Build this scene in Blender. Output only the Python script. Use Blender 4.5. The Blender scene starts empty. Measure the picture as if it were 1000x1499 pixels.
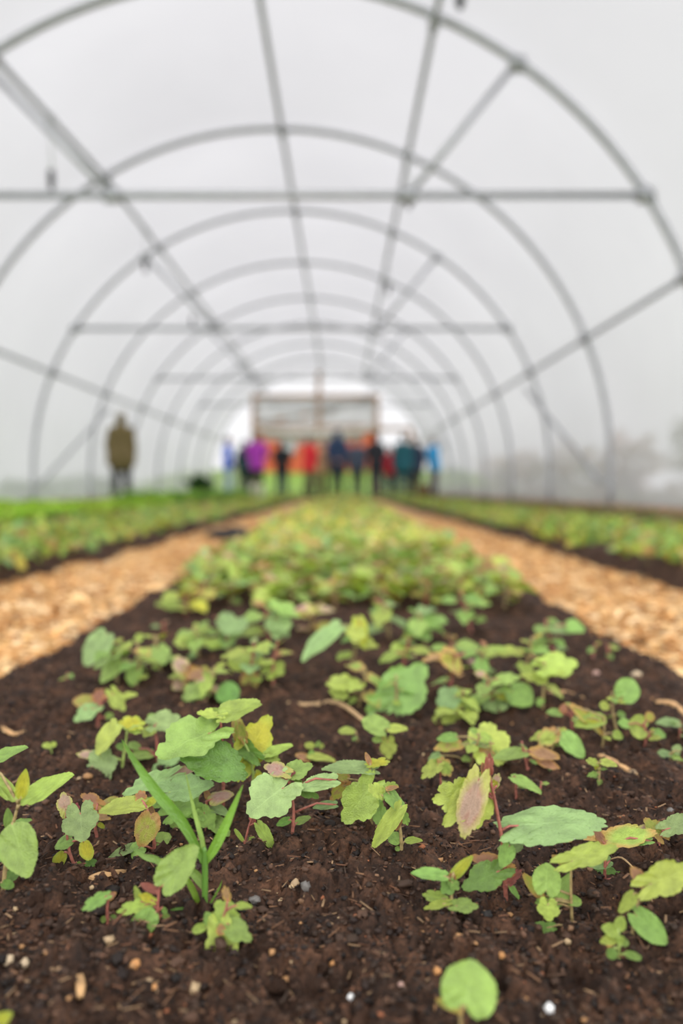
import bpy, bmesh, math, random
import numpy as np
from mathutils import Vector, Matrix, Euler

# ------------------------------------------------------------------ camera
SC = bpy.context.scene
COL = SC.collection
FPX = 1100.0                      # focal length in pixels of the 1000x1499 frame
CAM = Vector((0.0, 0.0, 0.27))
PITCH = math.atan(34.5 / FPX)
cam_d = bpy.data.cameras.new('camera')
cam = bpy.data.objects.new('camera', cam_d)
COL.objects.link(cam)
cam.location = CAM
cam.rotation_euler = (math.pi / 2 - PITCH, 0, 0)
cam_d.sensor_width = 36.0
cam_d.lens = FPX * 36.0 / 1499.0
cam_d.clip_start = 0.01
cam_d.clip_end = 300
cam_d.dof.use_dof = True
cam_d.dof.focus_distance = 0.425
cam_d.dof.aperture_fstop = 3.3
SC.camera = cam

# ------------------------------------------------------------------ overcast sky
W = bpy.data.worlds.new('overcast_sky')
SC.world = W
W.use_nodes = True
nt = W.node_tree
nt.nodes.clear()
_o = nt.nodes.new('ShaderNodeOutputWorld')
_b = nt.nodes.new('ShaderNodeBackground')
_g = nt.nodes.new('ShaderNodeTexCoord')
_s = nt.nodes.new('ShaderNodeSeparateXYZ')
_r = nt.nodes.new('ShaderNodeValToRGB')
_r.color_ramp.elements[0].position = 0.0
_r.color_ramp.elements[0].color = (2.40, 2.405, 2.42, 1)
_r.color_ramp.elements[1].position = 1.0
_r.color_ramp.elements[1].color = (1.60, 1.605, 1.62, 1)
nt.links.new(_g.outputs['Generated'], _s.inputs[0])
nt.links.new(_s.outputs['Z'], _r.inputs[0])
_m = nt.nodes.new('ShaderNodeMath'); _m.operation = 'MULTIPLY_ADD'      # extra sky brightness added behind the camera, lights near bed and film bays
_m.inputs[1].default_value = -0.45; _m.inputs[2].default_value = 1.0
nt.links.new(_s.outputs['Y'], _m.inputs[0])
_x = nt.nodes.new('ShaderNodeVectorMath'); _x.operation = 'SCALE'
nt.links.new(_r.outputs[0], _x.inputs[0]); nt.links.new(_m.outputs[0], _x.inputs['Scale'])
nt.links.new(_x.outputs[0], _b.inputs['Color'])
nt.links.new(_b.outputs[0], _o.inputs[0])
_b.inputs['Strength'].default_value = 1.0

SC.view_settings.view_transform = 'Standard'
SC.view_settings.look = 'None'
SC.view_settings.gamma = 1
SC.view_settings.use_curve_mapping = False
SC.view_settings.exposure = 0.10
SC.cycles.max_bounces = 10
SC.cycles.diffuse_bounces = 5
SC.cycles.transparent_max_bounces = 24

rng = random.Random(7)
NR = np.random.default_rng(7)

# ------------------------------------------------------------------ helpers
FW = Vector((0, math.cos(PITCH), -math.sin(PITCH)))
UP = Vector((0, math.sin(PITCH), math.cos(PITCH)))

def ray(px, py):
    return FW + Vector((1, 0, 0)) * ((px - 500) / FPX) + UP * (-(py - 749.5) / FPX)

def at(px, py, y):
    d = ray(px, py)
    return CAM + d * (y / d.y)

def proj(p):
    v = p - CAM
    z = v.dot(FW)
    return (500 + FPX * v.x / z, 749.5 - FPX * v.dot(UP) / z)

def tag(o, label=None, cat=None, group=None, kind=None):
    if label: o['label'] = label
    if cat: o['category'] = cat
    if group: o['group'] = group
    if kind: o['kind'] = kind
    return o

def empty(name, loc=(0, 0, 0), label=None, cat=None, group=None, kind=None, rz=0):
    o = bpy.data.objects.new(name, None)
    o.empty_display_size = 0.02
    COL.objects.link(o)
    o.location = loc
    o.rotation_euler = (0, 0, rz)
    return tag(o, label, cat, group, kind)

def mesh_np(name, v, f, mat=None, parent=None, col=None, smooth=True, fsize=None):
    """v (n,3) array, f list of faces or (m,k) array"""
    me = bpy.data.meshes.new(name)
    v = np.asarray(v, dtype=np.float32)
    if isinstance(f, np.ndarray):
        m, k = f.shape
        me.vertices.add(len(v)); me.vertices.foreach_set('co', v.ravel())
        me.loops.add(m * k); me.loops.foreach_set('vertex_index', f.astype(np.int32).ravel())
        me.polygons.add(m)
        me.polygons.foreach_set('loop_start', np.arange(0, m * k, k, dtype=np.int32))
        me.update(calc_edges=True)
        me.validate()
    else:
        me.from_pydata(v.tolist(), [], f)
        me.update()
    if smooth:
        me.polygons.foreach_set('use_smooth', np.ones(len(me.polygons), dtype=bool))
    if col is not None:
        a = me.color_attributes.new('Col', 'FLOAT_COLOR', 'POINT')
        c = np.ones((len(v), 4), dtype=np.float32); c[:, :3] = col
        a.data.foreach_set('color', c.ravel())
    if mat: me.materials.append(mat)
    o = bpy.data.objects.new(name, me)
    COL.objects.link(o)
    if parent: o.parent = parent
    return o

def obj_bm(name, bm, mat=None, parent=None, smooth=False):
    me = bpy.data.meshes.new(name)
    bm.normal_update()
    bm.to_mesh(me); bm.free()
    if smooth:
        me.polygons.foreach_set('use_smooth', np.ones(len(me.polygons), dtype=bool))
    if mat: me.materials.append(mat)
    o = bpy.data.objects.new(name, me)
    COL.objects.link(o)
    if parent: o.parent = parent
    return o

class TB:
    """collects tubes / boxes as raw verts + faces"""
    def __init__(s): s.v = []; s.f = []
    def tube(s, pts, rad, n=8, cap=True):
        pts = [Vector(p) for p in pts]
        if not hasattr(rad, '__len__'): rad = [rad] * len(pts)
        b0 = len(s.v)
        ref = None
        for i, p in enumerate(pts):
            t = (pts[min(i + 1, len(pts) - 1)] - pts[max(i - 1, 0)])
            t = t.normalized() if t.length > 1e-9 else Vector((0, 0, 1))
            if ref is None:
                ref = Vector((1, 0, 0)) if abs(t.x) < .8 else Vector((0, 1, 0))
            x = (ref - t * ref.dot(t)).normalized(); y = t.cross(x); ref = x
            for k in range(n):
                a = 2 * math.pi * k / n
                s.v.append(p + (x * math.cos(a) + y * math.sin(a)) * rad[i])
        for i in range(len(pts) - 1):
            for k in range(n):
                a = b0 + i * n + k; b = b0 + i * n + (k + 1) % n
                s.f.append((a, b, b + n, a + n))
        if cap:
            s.f.append(tuple(b0 + k for k in range(n))[::-1])
            s.f.append(tuple(b0 + (len(pts) - 1) * n + k for k in range(n)))
        return s
    def box(s, c, d, rot=None):
        b0 = len(s.v); c = Vector(c)
        for x in (-.5, .5):
            for y in (-.5, .5):
                for z in (-.5, .5):
                    q = Vector((x * d[0], y * d[1], z * d[2]))
                    if rot is not None: q = rot @ q
                    s.v.append(c + q)
        for q in ((0, 1, 3, 2), (4, 6, 7, 5), (0, 4, 5, 1), (2, 3, 7, 6), (0, 2, 6, 4), (1, 5, 7, 3)):
            s.f.append(tuple(b0 + i for i in q))
        return s
    def obj(s, name, mat, parent=None, smooth=True):
        return mesh_np(name, [tuple(q) for q in s.v], s.f, mat, parent, smooth=smooth)

# value noise ------------------------------------------------------
def _hash(ix, iy, seed):
    h = (ix.astype(np.int64) * 374761393 + iy.astype(np.int64) * 668265263 + seed * 1442695041) & 0xffffffff
    h = ((h ^ (h >> 13)) * 1274126177) & 0xffffffff
    h = h ^ (h >> 16)
    return (h & 0xffff) / 65535.0

def vn(x, y, seed=0):
    x = np.asarray(x, dtype=np.float64); y = np.asarray(y, dtype=np.float64)
    ix = np.floor(x); iy = np.floor(y)
    fx = x - ix; fy = y - iy
    fx = fx * fx * fx * (fx * (fx * 6 - 15) + 10); fy = fy * fy * fy * (fy * (fy * 6 - 15) + 10)
    a = _hash(ix, iy, seed); b = _hash(ix + 1, iy, seed); c = _hash(ix, iy + 1, seed); d = _hash(ix + 1, iy + 1, seed)
    return (a * (1 - fx) + b * fx) * (1 - fy) + (c * (1 - fx) + d * fx) * fy

BED_Z = 0.065
HALF = 0.405
def bed_z(x, y, fine=True):
    """height of the main bed's soil"""
    x = np.asarray(x, dtype=np.float64); y = np.asarray(y, dtype=np.float64)
    e = HALF + 0.025 * (vn(y * 9, y * 0 + 3.3, 5) - .5) * 2
    t = np.clip((np.abs(x) - e + 0.05) / 0.085, 0, 1)
    base = BED_Z * (1 - t * t * (3 - 2 * t)) + 0.004 * t
    h = base + 0.014 * (vn(x * 9, y * 9, 1) - .5) + 0.008 * (vn(x * 27, y * 27, 2) - .5)
    wx = x + .004 * (vn(x * 90, y * 90, 8) - .5); wy = y + .004 * (vn(x * 90, y * 90, 9) - .5)
    h = h + 0.0080 * (np.abs(2 * vn(wx * 62, wy * 62, 3) - 1) - .4)
    if fine:
        m = .35 + 1.3 * vn(x * 45, y * 45, 15)
        h = h + 0.0056 * m * (np.abs(2 * vn(wx * 150, wy * 150, 4) - 1) ** .8 - .45)
        h = h + 0.0034 * m * (np.abs(2 * vn(wx * 340, wy * 340, 6) - 1) - .4)
        h = h + 0.0016 * (vn(wx * 720, wy * 720, 16) - .5)
    return h

def ground(px, py):
    z = BED_Z
    for _ in range(4):
        d = ray(px, py)
        p = CAM + d * ((z - CAM.z) / d.z)
        z = float(bed_z(p.x, p.y, False))
    return Vector((p.x, p.y, z))

# ------------------------------------------------------------------ materials
def new_mat(name):
    m = bpy.data.materials.new(name); m.use_nodes = True
    return m, m.node_tree.nodes, m.node_tree.links, m.node_tree.nodes['Principled BSDF']

def N(nodes, t, **kw):
    n = nodes.new(t)
    for k, v in kw.items():
        if k.startswith('_'): setattr(n, k[1:], v)
        else: n.inputs[k.replace('__', ' ')].default_value = v
    return n

def ramp(nodes, pts):
    r = nodes.new('ShaderNodeValToRGB')
    while len(r.color_ramp.elements) < len(pts): r.color_ramp.elements.new(.5)
    for e, (p, c) in zip(r.color_ramp.elements, pts):
        e.position = p; e.color = (*c, 1)
    return r

def plain(name, col, rough=.6, metal=0.0, var=.25, scale=8.0, bump=.15, spec=.4):
    m, n, l, b = new_mat(name)
    tc = N(n, 'ShaderNodeTexCoord')
    no = N(n, 'ShaderNodeTexNoise', Scale=scale, Detail=4.0)
    l.new(tc.outputs['Object'], no.inputs['Vector'])
    lo = [max(0, c * (1 - var)) for c in col]; hi = [min(1, c * (1 + var)) for c in col]
    r = ramp(n, [(.3, lo), (.7, hi)])
    l.new(no.outputs['Fac'], r.inputs[0]); l.new(r.outputs[0], b.inputs['Base Color'])
    b.inputs['Roughness'].default_value = rough; b.inputs['Metallic'].default_value = metal
    b.inputs['Specular IOR Level'].default_value = spec
    if bump:
        bp = N(n, 'ShaderNodeBump', Strength=bump, Distance=.01)
        l.new(no.outputs['Fac'], bp.inputs['Height']); l.new(bp.outputs[0], b.inputs['Normal'])
    return m

def attr_mat(name, rough=.6, spec=.35, transl=0.0, jitter=True):
    """colour from the mesh's own colour attribute"""
    m, n, l, b = new_mat(name)
    a = N(n, 'ShaderNodeVertexColor', _layer_name='Col')
    l.new(a.outputs['Color'], b.inputs['Base Color'])
    b.inputs['Roughness'].default_value = rough
    b.inputs['Specular IOR Level'].default_value = spec
    if transl:
        t = N(n, 'ShaderNodeBsdfTranslucent'); mx = N(n, 'ShaderNodeMixShader', Fac=transl)
        l.new(a.outputs['Color'], t.inputs['Color'])
        l.new(b.outputs[0], mx.inputs[1]); l.new(t.outputs[0], mx.inputs[2])
        l.new(mx.outputs[0], n['Material Output'].inputs['Surface'])
    return m

def soil_mat():
    m, n, l, b = new_mat('dark_soil')
    tc = N(n, 'ShaderNodeTexCoord')
    n1 = N(n, 'ShaderNodeTexNoise', Scale=55.0, Detail=6.0, Roughness=.65)
    n2 = N(n, 'ShaderNodeTexNoise', Scale=420.0, Detail=4.0, Roughness=.7)
    n3 = N(n, 'ShaderNodeTexVoronoi', Scale=260.0)
    for q in (n1, n2, n3): l.new(tc.outputs['Object'], q.inputs['Vector'])
    r = ramp(n, [(.30, (.012, .006, .0035)), (.5, (.040, .0195, .011)), (.72, (.115, .055, .030))])
    l.new(n1.outputs['Fac'], r.inputs[0])
    r2 = ramp(n, [(.32, (.35, .35, .35)), (.62, (1.25, 1.2, 1.15))])
    l.new(n2.outputs['Fac'], r2.inputs[0])
    mx = N(n, 'ShaderNodeMix', _data_type='RGBA', _blend_type='MULTIPLY', Factor=1.0)
    l.new(r.outputs[0], mx.inputs[6]); l.new(r2.outputs[0], mx.inputs[7])
    # scattered fibre flecks
    r3 = ramp(n, [(.0, (1, 1, 1)), (.10, (0, 0, 0))])
    l.new(n3.outputs['Distance'], r3.inputs[0])
    sel = N(n, 'ShaderNodeMath', _operation='GREATER_THAN'); sel.inputs[1].default_value = .86
    sp = N(n, 'ShaderNodeSeparateColor'); l.new(n3.outputs['Color'], sp.inputs[0]); l.new(sp.outputs[0], sel.inputs[0])
    mm = N(n, 'ShaderNodeMath', _operation='MULTIPLY'); l.new(sel.outputs[0], mm.inputs[0]); l.new(r3.outputs[0], mm.inputs[1])
    mx2 = N(n, 'ShaderNodeMix', _data_type='RGBA'); mx2.inputs[7].default_value = (.22, .11, .05, 1)
    l.new(mm.outputs[0], mx2.inputs[0]); l.new(mx.outputs[2], mx2.inputs[6])
    l.new(mx2.outputs[2], b.inputs['Base Color'])
    b.inputs['Roughness'].default_value = .7; b.inputs['Specular IOR Level'].default_value = .2
    bp = N(n, 'ShaderNodeBump', Strength=.7, Distance=.0015)
    l.new(n2.outputs['Fac'], bp.inputs['Height']); l.new(bp.outputs[0], b.inputs['Normal'])
    return m

def film_mat(name='polythene_film', clear=.26, tint=.76):
    m, n, l, b = new_mat(name)
    n.remove(b)
    tc = N(n, 'ShaderNodeTexCoord')
    no = N(n, 'ShaderNodeTexNoise', Scale=.55, Detail=3.0)
    l.new(tc.outputs['Object'], no.inputs['Vector'])
    r = ramp(n, [(.3, (.468, .460, .476)), (.7, (.522, .513, .529))])
    l.new(no.outputs['Fac'], r.inputs[0])
    t = N(n, 'ShaderNodeBsdfTranslucent'); tr = N(n, 'ShaderNodeBsdfTransparent')
    d = N(n, 'ShaderNodeBsdfDiffuse')
    l.new(r.outputs[0], t.inputs['Color']); l.new(r.outputs[0], d.inputs['Color'])
    tr.inputs['Color'].default_value = (tint, tint * .985, tint * 1.015, 1)
    m1 = N(n, 'ShaderNodeMixShader', Fac=.30); m2 = N(n, 'ShaderNodeMixShader', Fac=clear)
    l.new(t.outputs[0], m1.inputs[1]); l.new(d.outputs[0], m1.inputs[2])
    l.new(m1.outputs[0], m2.inputs[1]); l.new(tr.outputs[0], m2.inputs[2])
    l.new(m2.outputs[0], n['Material Output'].inputs['Surface'])
    return m

def leaf_mat(name, c, edge=None, vein=1.35, rough=.38, transl=.22, hv=.03, mott=None):
    m, n, l, b = new_mat(name)
    uv = N(n, 'ShaderNodeUVMap'); sx = N(n, 'ShaderNodeSeparateXYZ'); l.new(uv.outputs[0], sx.inputs[0])
    def M(op, a, bb=None):
        q = N(n, 'ShaderNodeMath', _operation=op)
        for i, z in enumerate((a, bb)):
            if z is None: continue
            if isinstance(z, (int, float)): q.inputs[i].default_value = z
            else: l.new(z, q.inputs[i])
        return q.outputs[0]
    X, Y = sx.outputs[0], sx.outputs[1]
    ax = M('ABSOLUTE', X)
    mid = M('LESS_THAN', ax, M('MULTIPLY', M('SUBTRACT', 1.08, Y), .022))
    wob = N(n, 'ShaderNodeTexNoise', Scale=3.0, Detail=1.0); l.new(uv.outputs[0], wob.inputs['Vector'])
    sv = M('FRACT', M('MULTIPLY', M('ADD', M('SUBTRACT', Y, M('MULTIPLY', M('POWER', ax, .85), .95)), M('MULTIPLY', wob.outputs['Fac'], .10)), 5.3))
    side = M('LESS_THAN', M('ABSOLUTE', M('SUBTRACT', sv, .5)), .04)
    v = M('MAXIMUM', mid, M('MULTIPLY', side, .75))
    oi = N(n, 'ShaderNodeObjectInfo')
    no = N(n, 'ShaderNodeTexNoise', Scale=3.4, Detail=5.0)
    ad = N(n, 'ShaderNodeVectorMath', _operation='ADD'); l.new(uv.outputs[0], ad.inputs[0])
    cb = N(n, 'ShaderNodeCombineXYZ'); l.new(M('MULTIPLY', oi.outputs['Random'], 37.0), cb.inputs[0]); l.new(cb.outputs[0], ad.inputs[1])
    l.new(ad.outputs[0], no.inputs['Vector'])
    r = ramp(n, [(.3, [q * .72 for q in c]), (.7, [min(1, q * 1.18) for q in c])])
    l.new(no.outputs['Fac'], r.inputs[0])
    cur = r.outputs[0]
    if mott:
        r4 = ramp(n, [(.50, (0, 0, 0)), (.62, (1, 1, 1))]); l.new(no.outputs['Fac'], r4.inputs[0])
        q = N(n, 'ShaderNodeMix', _data_type='RGBA'); l.new(r4.outputs[0], q.inputs[0]); l.new(cur, q.inputs[6]); q.inputs[7].default_value = (*mott, 1); cur = q.outputs[2]
    if edge:
        dd = M('POWER', M('ADD', M('MULTIPLY', M('MULTIPLY', X, X), 3.6), M('POWER', M('MULTIPLY', M('SUBTRACT', Y, .46), 1.75), 2)), .5)
        r5 = ramp(n, [(.55, (0, 0, 0)), (.95, (1, 1, 1))]); l.new(M('ADD', dd, M('MULTIPLY', M('SUBTRACT', no.outputs['Fac'], .5), .5)), r5.inputs[0])
        q = N(n, 'ShaderNodeMix', _data_type='RGBA'); l.new(r5.outputs[0], q.inputs[0]); l.new(cur, q.inputs[6]); q.inputs[7].default_value = (*edge, 1); cur = q.outputs[2]
    q = N(n, 'ShaderNodeMix', _data_type='RGBA'); l.new(M('MULTIPLY', v, .30), q.inputs[0]); l.new(cur, q.inputs[6])
    q.inputs[7].default_value = (*[min(1, z * vein + .05) for z in c], 1); cur = q.outputs[2]
    hs = N(n, 'ShaderNodeHueSaturation'); l.new(cur, hs.inputs['Color'])
    l.new(M('ADD', .5 - hv / 2, M('MULTIPLY', oi.outputs['Random'], hv)), hs.inputs['Hue'])
    l.new(M('ADD', .68, M('MULTIPLY', M('FRACT', M('MULTIPLY', oi.outputs['Random'], 7.13)), .3)), hs.inputs['Value'])
    cur = hs.outputs[0]
    l.new(cur, b.inputs['Base Color'])
    b.inputs['Roughness'].default_value = rough; b.inputs['Specular IOR Level'].default_value = .5
    bp = N(n, 'ShaderNodeBump', Strength=.75, Distance=.0014, _invert=True)
    n2 = N(n, 'ShaderNodeTexNoise', Scale=26.0, Detail=2.0); l.new(uv.outputs[0], n2.inputs['Vector'])
    l.new(M('ADD', v, M('MULTIPLY', n2.outputs['Fac'], -.8)), bp.inputs['Height']); l.new(bp.outputs[0], b.inputs['Normal'])
    t = N(n, 'ShaderNodeBsdfTranslucent'); mx = N(n, 'ShaderNodeMixShader', Fac=transl)
    hs2 = N(n, 'ShaderNodeHueSaturation', Saturation=1.15, Value=1.15); l.new(cur, hs2.inputs['Color']); l.new(hs2.outputs[0], t.inputs['Color'])
    l.new(b.outputs[0], mx.inputs[1]); l.new(t.outputs[0], mx.inputs[2]); l.new(mx.outputs[0], n['Material Output'].inputs['Surface'])
    return m

LM = {
    'g': leaf_mat('leaf_green', (.30, .47, .10)),
    'b': leaf_mat('leaf_blue_green', (.31, .45, .155)),
    'l': leaf_mat('leaf_lime', (.43, .54, .095)),
    'y': leaf_mat('leaf_yellow', (.55, .53, .04), edge=(.42, .50, .06)),
    'z': leaf_mat('leaf_bronze', (.46, .24, .12), edge=(.56, .32, .08), hv=.04),
    'r': leaf_mat('leaf_red', (.40, .11, .09)),
    'o': leaf_mat('leaf_olive', (.45, .47, .07), edge=(.50, .28, .08), mott=(.42, .29, .10)),
    'd': leaf_mat('leaf_deep_green', (.17, .34, .06)),
    'p': leaf_mat('leaf_pinkish', (.56, .36, .27), edge=(.52, .50, .13), mott=(.46, .24, .18)),
    'e': leaf_mat('leaf_lime_red_edge', (.40, .52, .09), edge=(.54, .32, .10)),
    'w': leaf_mat('grass_green', (.21, .39, .05), vein=1.2),
}
SOIL = soil_mat()
FILM = film_mat()
FILM2 = film_mat('thin_clear_film', .68, .95)
STEEL = plain('galvanised_steel', (.38, .385, .41), rough=.45, metal=.6, var=.12, scale=14, bump=.05)
STEM_RED = plain('stem_red', (.30, .10, .07), rough=.5, var=.3, scale=300, bump=.2)
STEM_GRN = plain('stem_green', (.28, .36, .09), rough=.5, var=.25, scale=300, bump=.2)
STEM_BRN = plain('stem_brown_green', (.30, .22, .09), rough=.5, var=.3, scale=300, bump=.2)
WOODC = plain('cut_wood', (.46, .27, .12), rough=.75, var=.35, scale=90, bump=.4)
TIMBER = plain('timber', (.42, .25, .14), rough=.7, var=.25, scale=6, bump=.2)
FLECK = attr_mat('soil_crumbs', rough=.65, spec=.25)
CHIP = attr_mat('wood_shavings', rough=.75, spec=.25)
FOLI = attr_mat('seedling_foliage', rough=.45, spec=.4, transl=.30)

# ================================================================== STRUCTURE
CX = -0.735                       # centre line of the tunnel
RAD = 3.80
ZC = 0.51                         # height of the arch centre
BAY = 2.5
HOOP_Y = [BAY * (k + 1.43) for k in range(0, 10)]
END_Y = HOOP_Y[-1] + .03
START_Y = -5.2

def arch(a, r):                   # a: 0 right foot of the arch .. pi left
    return (CX + r * math.cos(a), ZC + r * math.sin(a))

def profile(r, n=64):
    pts = [(CX + r, -0.02), (CX + r, ZC * .5)]
    for i in range(n + 1): pts.append(arch(math.pi * i / n, r))
    pts += [(CX - r, ZC * .5), (CX - r, -0.02)]
    return pts

# film, in three sheets: right wall, ceiling, left wall -- outward bulge added between hoops so each bay grades bright to dark
PR = profile(RAD + .034, 56)
ys = []
y = START_Y
while y < END_Y - .01:
    ys.append(y); y += BAY / 10
ys = [q for q in np.arange(HOOP_Y[0], END_Y, BAY / 10)] + [END_Y - .03]
def film_sheet(name, i0, i1):
    v = []; f = []
    m = i1 - i0 + 1
    for yy in ys:
        fr = ((yy - HOOP_Y[0]) / BAY) % 1.0
        sag = -.18 * math.sin(math.pi * fr) ** 1.0
        for i in range(i0, i1 + 1):
            x, z = PR[i]
            k = min(1, max(0, (z - .2) / 1.2))
            dx, dz = CX - x, ZC - z
            L = math.hypot(dx, dz) or 1
            if z > ZC: v.append((x + dx / L * sag * k, yy, z + dz / L * sag * k))
            else: v.append((x, yy, z))
    for j in range(len(ys) - 1):
        for i in range(m - 1):
            a = j * m + i
            f.append((a, a + 1, a + m + 1, a + m))
    o = mesh_np(name, v, f, FILM)
    return tag(o, kind='structure')
nP = len(PR)
tag(film_sheet('wall_right', 0, 10), 'milky polythene sheeting of the right tunnel side')
tag(film_sheet('ceiling', 10, nP - 11), 'milky polythene sheeting arching overhead')
tag(film_sheet('wall_left', nP - 11, nP - 1), 'milky polythene sheeting of the left tunnel side')

# end gable with its doorway, and a plain gable behind the camera
DX0, DX1, DZ, SX, SZ = -3.03, 1.23, 3.50, 2.40, 2.38
def gable(name, y, opening):
    v = []; f = []
    r = RAD + .02
    xs = sorted(set([CX - r + 2 * r * i / 60 for i in range(61)] + [DX0, DX0 + .001, DX1, DX1 + .001, SX, SX + .001]))
    for x in xs:
        zt = ZC + math.sqrt(max(0, r * r - (x - CX) ** 2))
        zl = 0.0
        if opening:
            if DX0 < x <= DX1: zl = DZ
        v += [(x, y, min(zl, zt)), (x, y, zt)]
    for i in range(len(xs) - 1):
        a = 2 * i
        f.append((a, a + 2, a + 3, a + 1))
    return tag(mesh_np(name, v, f, FILM2, smooth=False), kind='structure')
tag(gable('wall_end', END_Y, True), 'polythene gable around the timber doorway')

# steel frame
frame = empty('tunnel_frame', (CX, HOOP_Y[1], 0), 'grey galvanised steel hoop frame carrying the polythene', kind='structure')
def fp(o):
    o.parent = frame; o.matrix_parent_inverse = Matrix.Translation((-CX, -HOOP_Y[1], 0)); return o
PURLIN = [('ridge', 0.0, ZC + RAD - .045), ]
HP = profile(RAD, 56)
hoop_me = None
hoops = []
for y in HOOP_Y:
    if hoop_me is None:
        o = TB().tube([(x, 0, z) for x, z in HP], .031, 10).obj('hoop', STEEL)
        hoop_me = o.data
    else:
        o = bpy.data.objects.new('hoop', hoop_me); COL.objects.link(o)
    o.location = (0, y, 0); hoops.append(fp(o))
def inside(off, drop=.055):       # point on the underside of the arch at a sideways offset
    r = RAD - drop
    return (CX + off, ZC + math.sqrt(r * r - off * off))
Y0, Y1 = HOOP_Y[0] - .3, HOOP_Y[-1]
lines = {}
for nm, off in (('ridge', 0.07), ('left', -1.90), ('right', 1.47)):
    x, z = inside(off)
    lines[nm] = (x, z)
    P_line = [(x, Y0, z), (x, Y1, z)]
    if nm == 'left':               # this line kinks out a little at the nearest hoop
        xa, za = inside(-2.02, .03); P_line = [(xa, Y0, za), (xa, HOOP_Y[1], za), (x, HOOP_Y[2], z), (x, Y1, z)]
    fp(TB().tube(P_line, .027, 10).obj('purlin', STEEL))
for s in (-1, 1):
    x = CX + s * (RAD - .05) * math.cos(math.asin((1.95 - ZC) / RAD)) * 1.0
    lines['low%d' % s] = (x, 1.95)
    fp(TB().tube([(x, Y0, 1.95), (x, Y1, 1.95)], .026, 10).obj('purlin', STEEL))
# clamps where purlins meet hoops (sub-parts of the hoops)
clamp_me = None
for h, y in zip(hoops, HOOP_Y):
    for nm in lines:
        x, z = lines[nm]
        if clamp_me is None:
            tb = TB().tube([(0, -.05, 0), (0, .05, 0)], .046, 10).box((0, 0, .03), (.06, .05, .07))
            c = tb.obj('clamp', STEEL); clamp_me = c.data
        else:
            c = bpy.data.objects.new('clamp', clamp_me); COL.objects.link(c)
        if nm == 'left' and y < HOOP_Y[1] + .1: x, z = inside(-2.02, .03)
        c.parent = h; c.location = (x, 0, z)
# tie bars and struts on every second hoop
TZ = .27 + 2.34
for k in (1, 3, 5, 7):
    y = HOOP_Y[k] + .0
    hw = math.sqrt((RAD - .0) ** 2 - (TZ - ZC) ** 2)
    t = fp(TB().tube([(CX - hw, y - .0, TZ), (CX + hw, y, TZ)], .029, 10).obj('tie_bar', STEEL))
    for s in (-1, 1):
        xo = 2.13; zo = ZC + math.sqrt(RAD ** 2 - xo ** 2)
        b = TB().tube([(CX + s * xo, y, zo), (CX + (1.27 if s > 0 else -1.10), y, TZ)], .025, 8)
        b.box((CX + (1.27 if s > 0 else -1.10), y, TZ), (.12, .075, .10)).box((CX + s * xo, y, zo - .02), (.12, .08, .10)).box((CX + s * hw, y, TZ), (.13, .08, .11))
        o = b.obj('strut', STEEL, t)
# wind braces near the feet
for (y0, y1, s) in ((HOOP_Y[3] + .1, HOOP_Y[2] + .1, 1), (HOOP_Y[4] + .1, HOOP_Y[3] + .1, -1), (HOOP_Y[7], HOOP_Y[6], 1)):
    fp(TB().tube([(CX + s * (RAD - .35), y0, 1.75), (CX + s * (RAD - .06), y1, .33)], .024, 8).obj('brace', STEEL))
for s in (-1, 1):
    fp(TB().box((CX + s * (RAD + .01), (Y0 + Y1) / 2, .05), (.05, Y1 - Y0, .09)).obj('base_rail', TIMBER, smooth=False))

# hanging sprinklers
PVC = plain('grey_plastic', (.30, .31, .32), rough=.5, var=.1, bump=0)
PIPE = plain('pale_drop_tube', (.62, .63, .64), rough=.4, var=.1, bump=0)
DARKP = plain('black_plastic', (.03, .03, .033), rough=.5, var=.2, bump=0)
def sprinkler(line, y, L, label):
    x, z = lines[line]
    if line == 'left' and y < HOOP_Y[2]:
        k = (HOOP_Y[2] - y) / BAY; xa, za = inside(-2.02, .03); x, z = x + (xa - x) * k, z + (za - z) * k
    r = empty('hanging_sprinkler', (x, y, z), label, 'sprinkler', 'sprinklers hanging from the purlins')
    TB().tube([(0, 0, -.02), (.004, 0, -L * .5), (0, 0, -L + .13)], .012, 8).obj('drop_tube', PIPE, r)
    TB().tube([(0, 0, -L + .17), (0, 0, -L + .15), (0, 0, -L + .03), (0, 0, -L + .015)], [.014, .032, .032, .018], 12).obj('weight', DARKP, r)
    TB().tube([(0, 0, -L + .02), (0, 0, -L), (0, 0, -L - .02)], [.012, .028, .010], 12).obj('spray_head', DARKP, r)
    TB().tube([(0, -.034, 0), (0, .034, 0)], .036, 10).obj('hanger', PVC, r)
sprinkler('left', 7.1, .64, 'hanging sprinkler on the left purlin between the two nearest hoops')
sprinkler('left', 10.2, .55, 'hanging sprinkler on left purlin by the second and third hoops')
sprinkler('left', 13.4, .6, 'third hanging sprinkler along the left purlin, near the second tie bar')
sprinkler('right', 4.75, .70, 'hanging sprinkler cut by the top picture edge, above the nearest hoop')
sprinkler('right', 8.3, .62, 'hanging sprinkler on right purlin where strut meets the nearest tie bar')
sprinkler('right', 12.0, .6, 'third hanging sprinkler along the right purlin, between tie bars')

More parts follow.
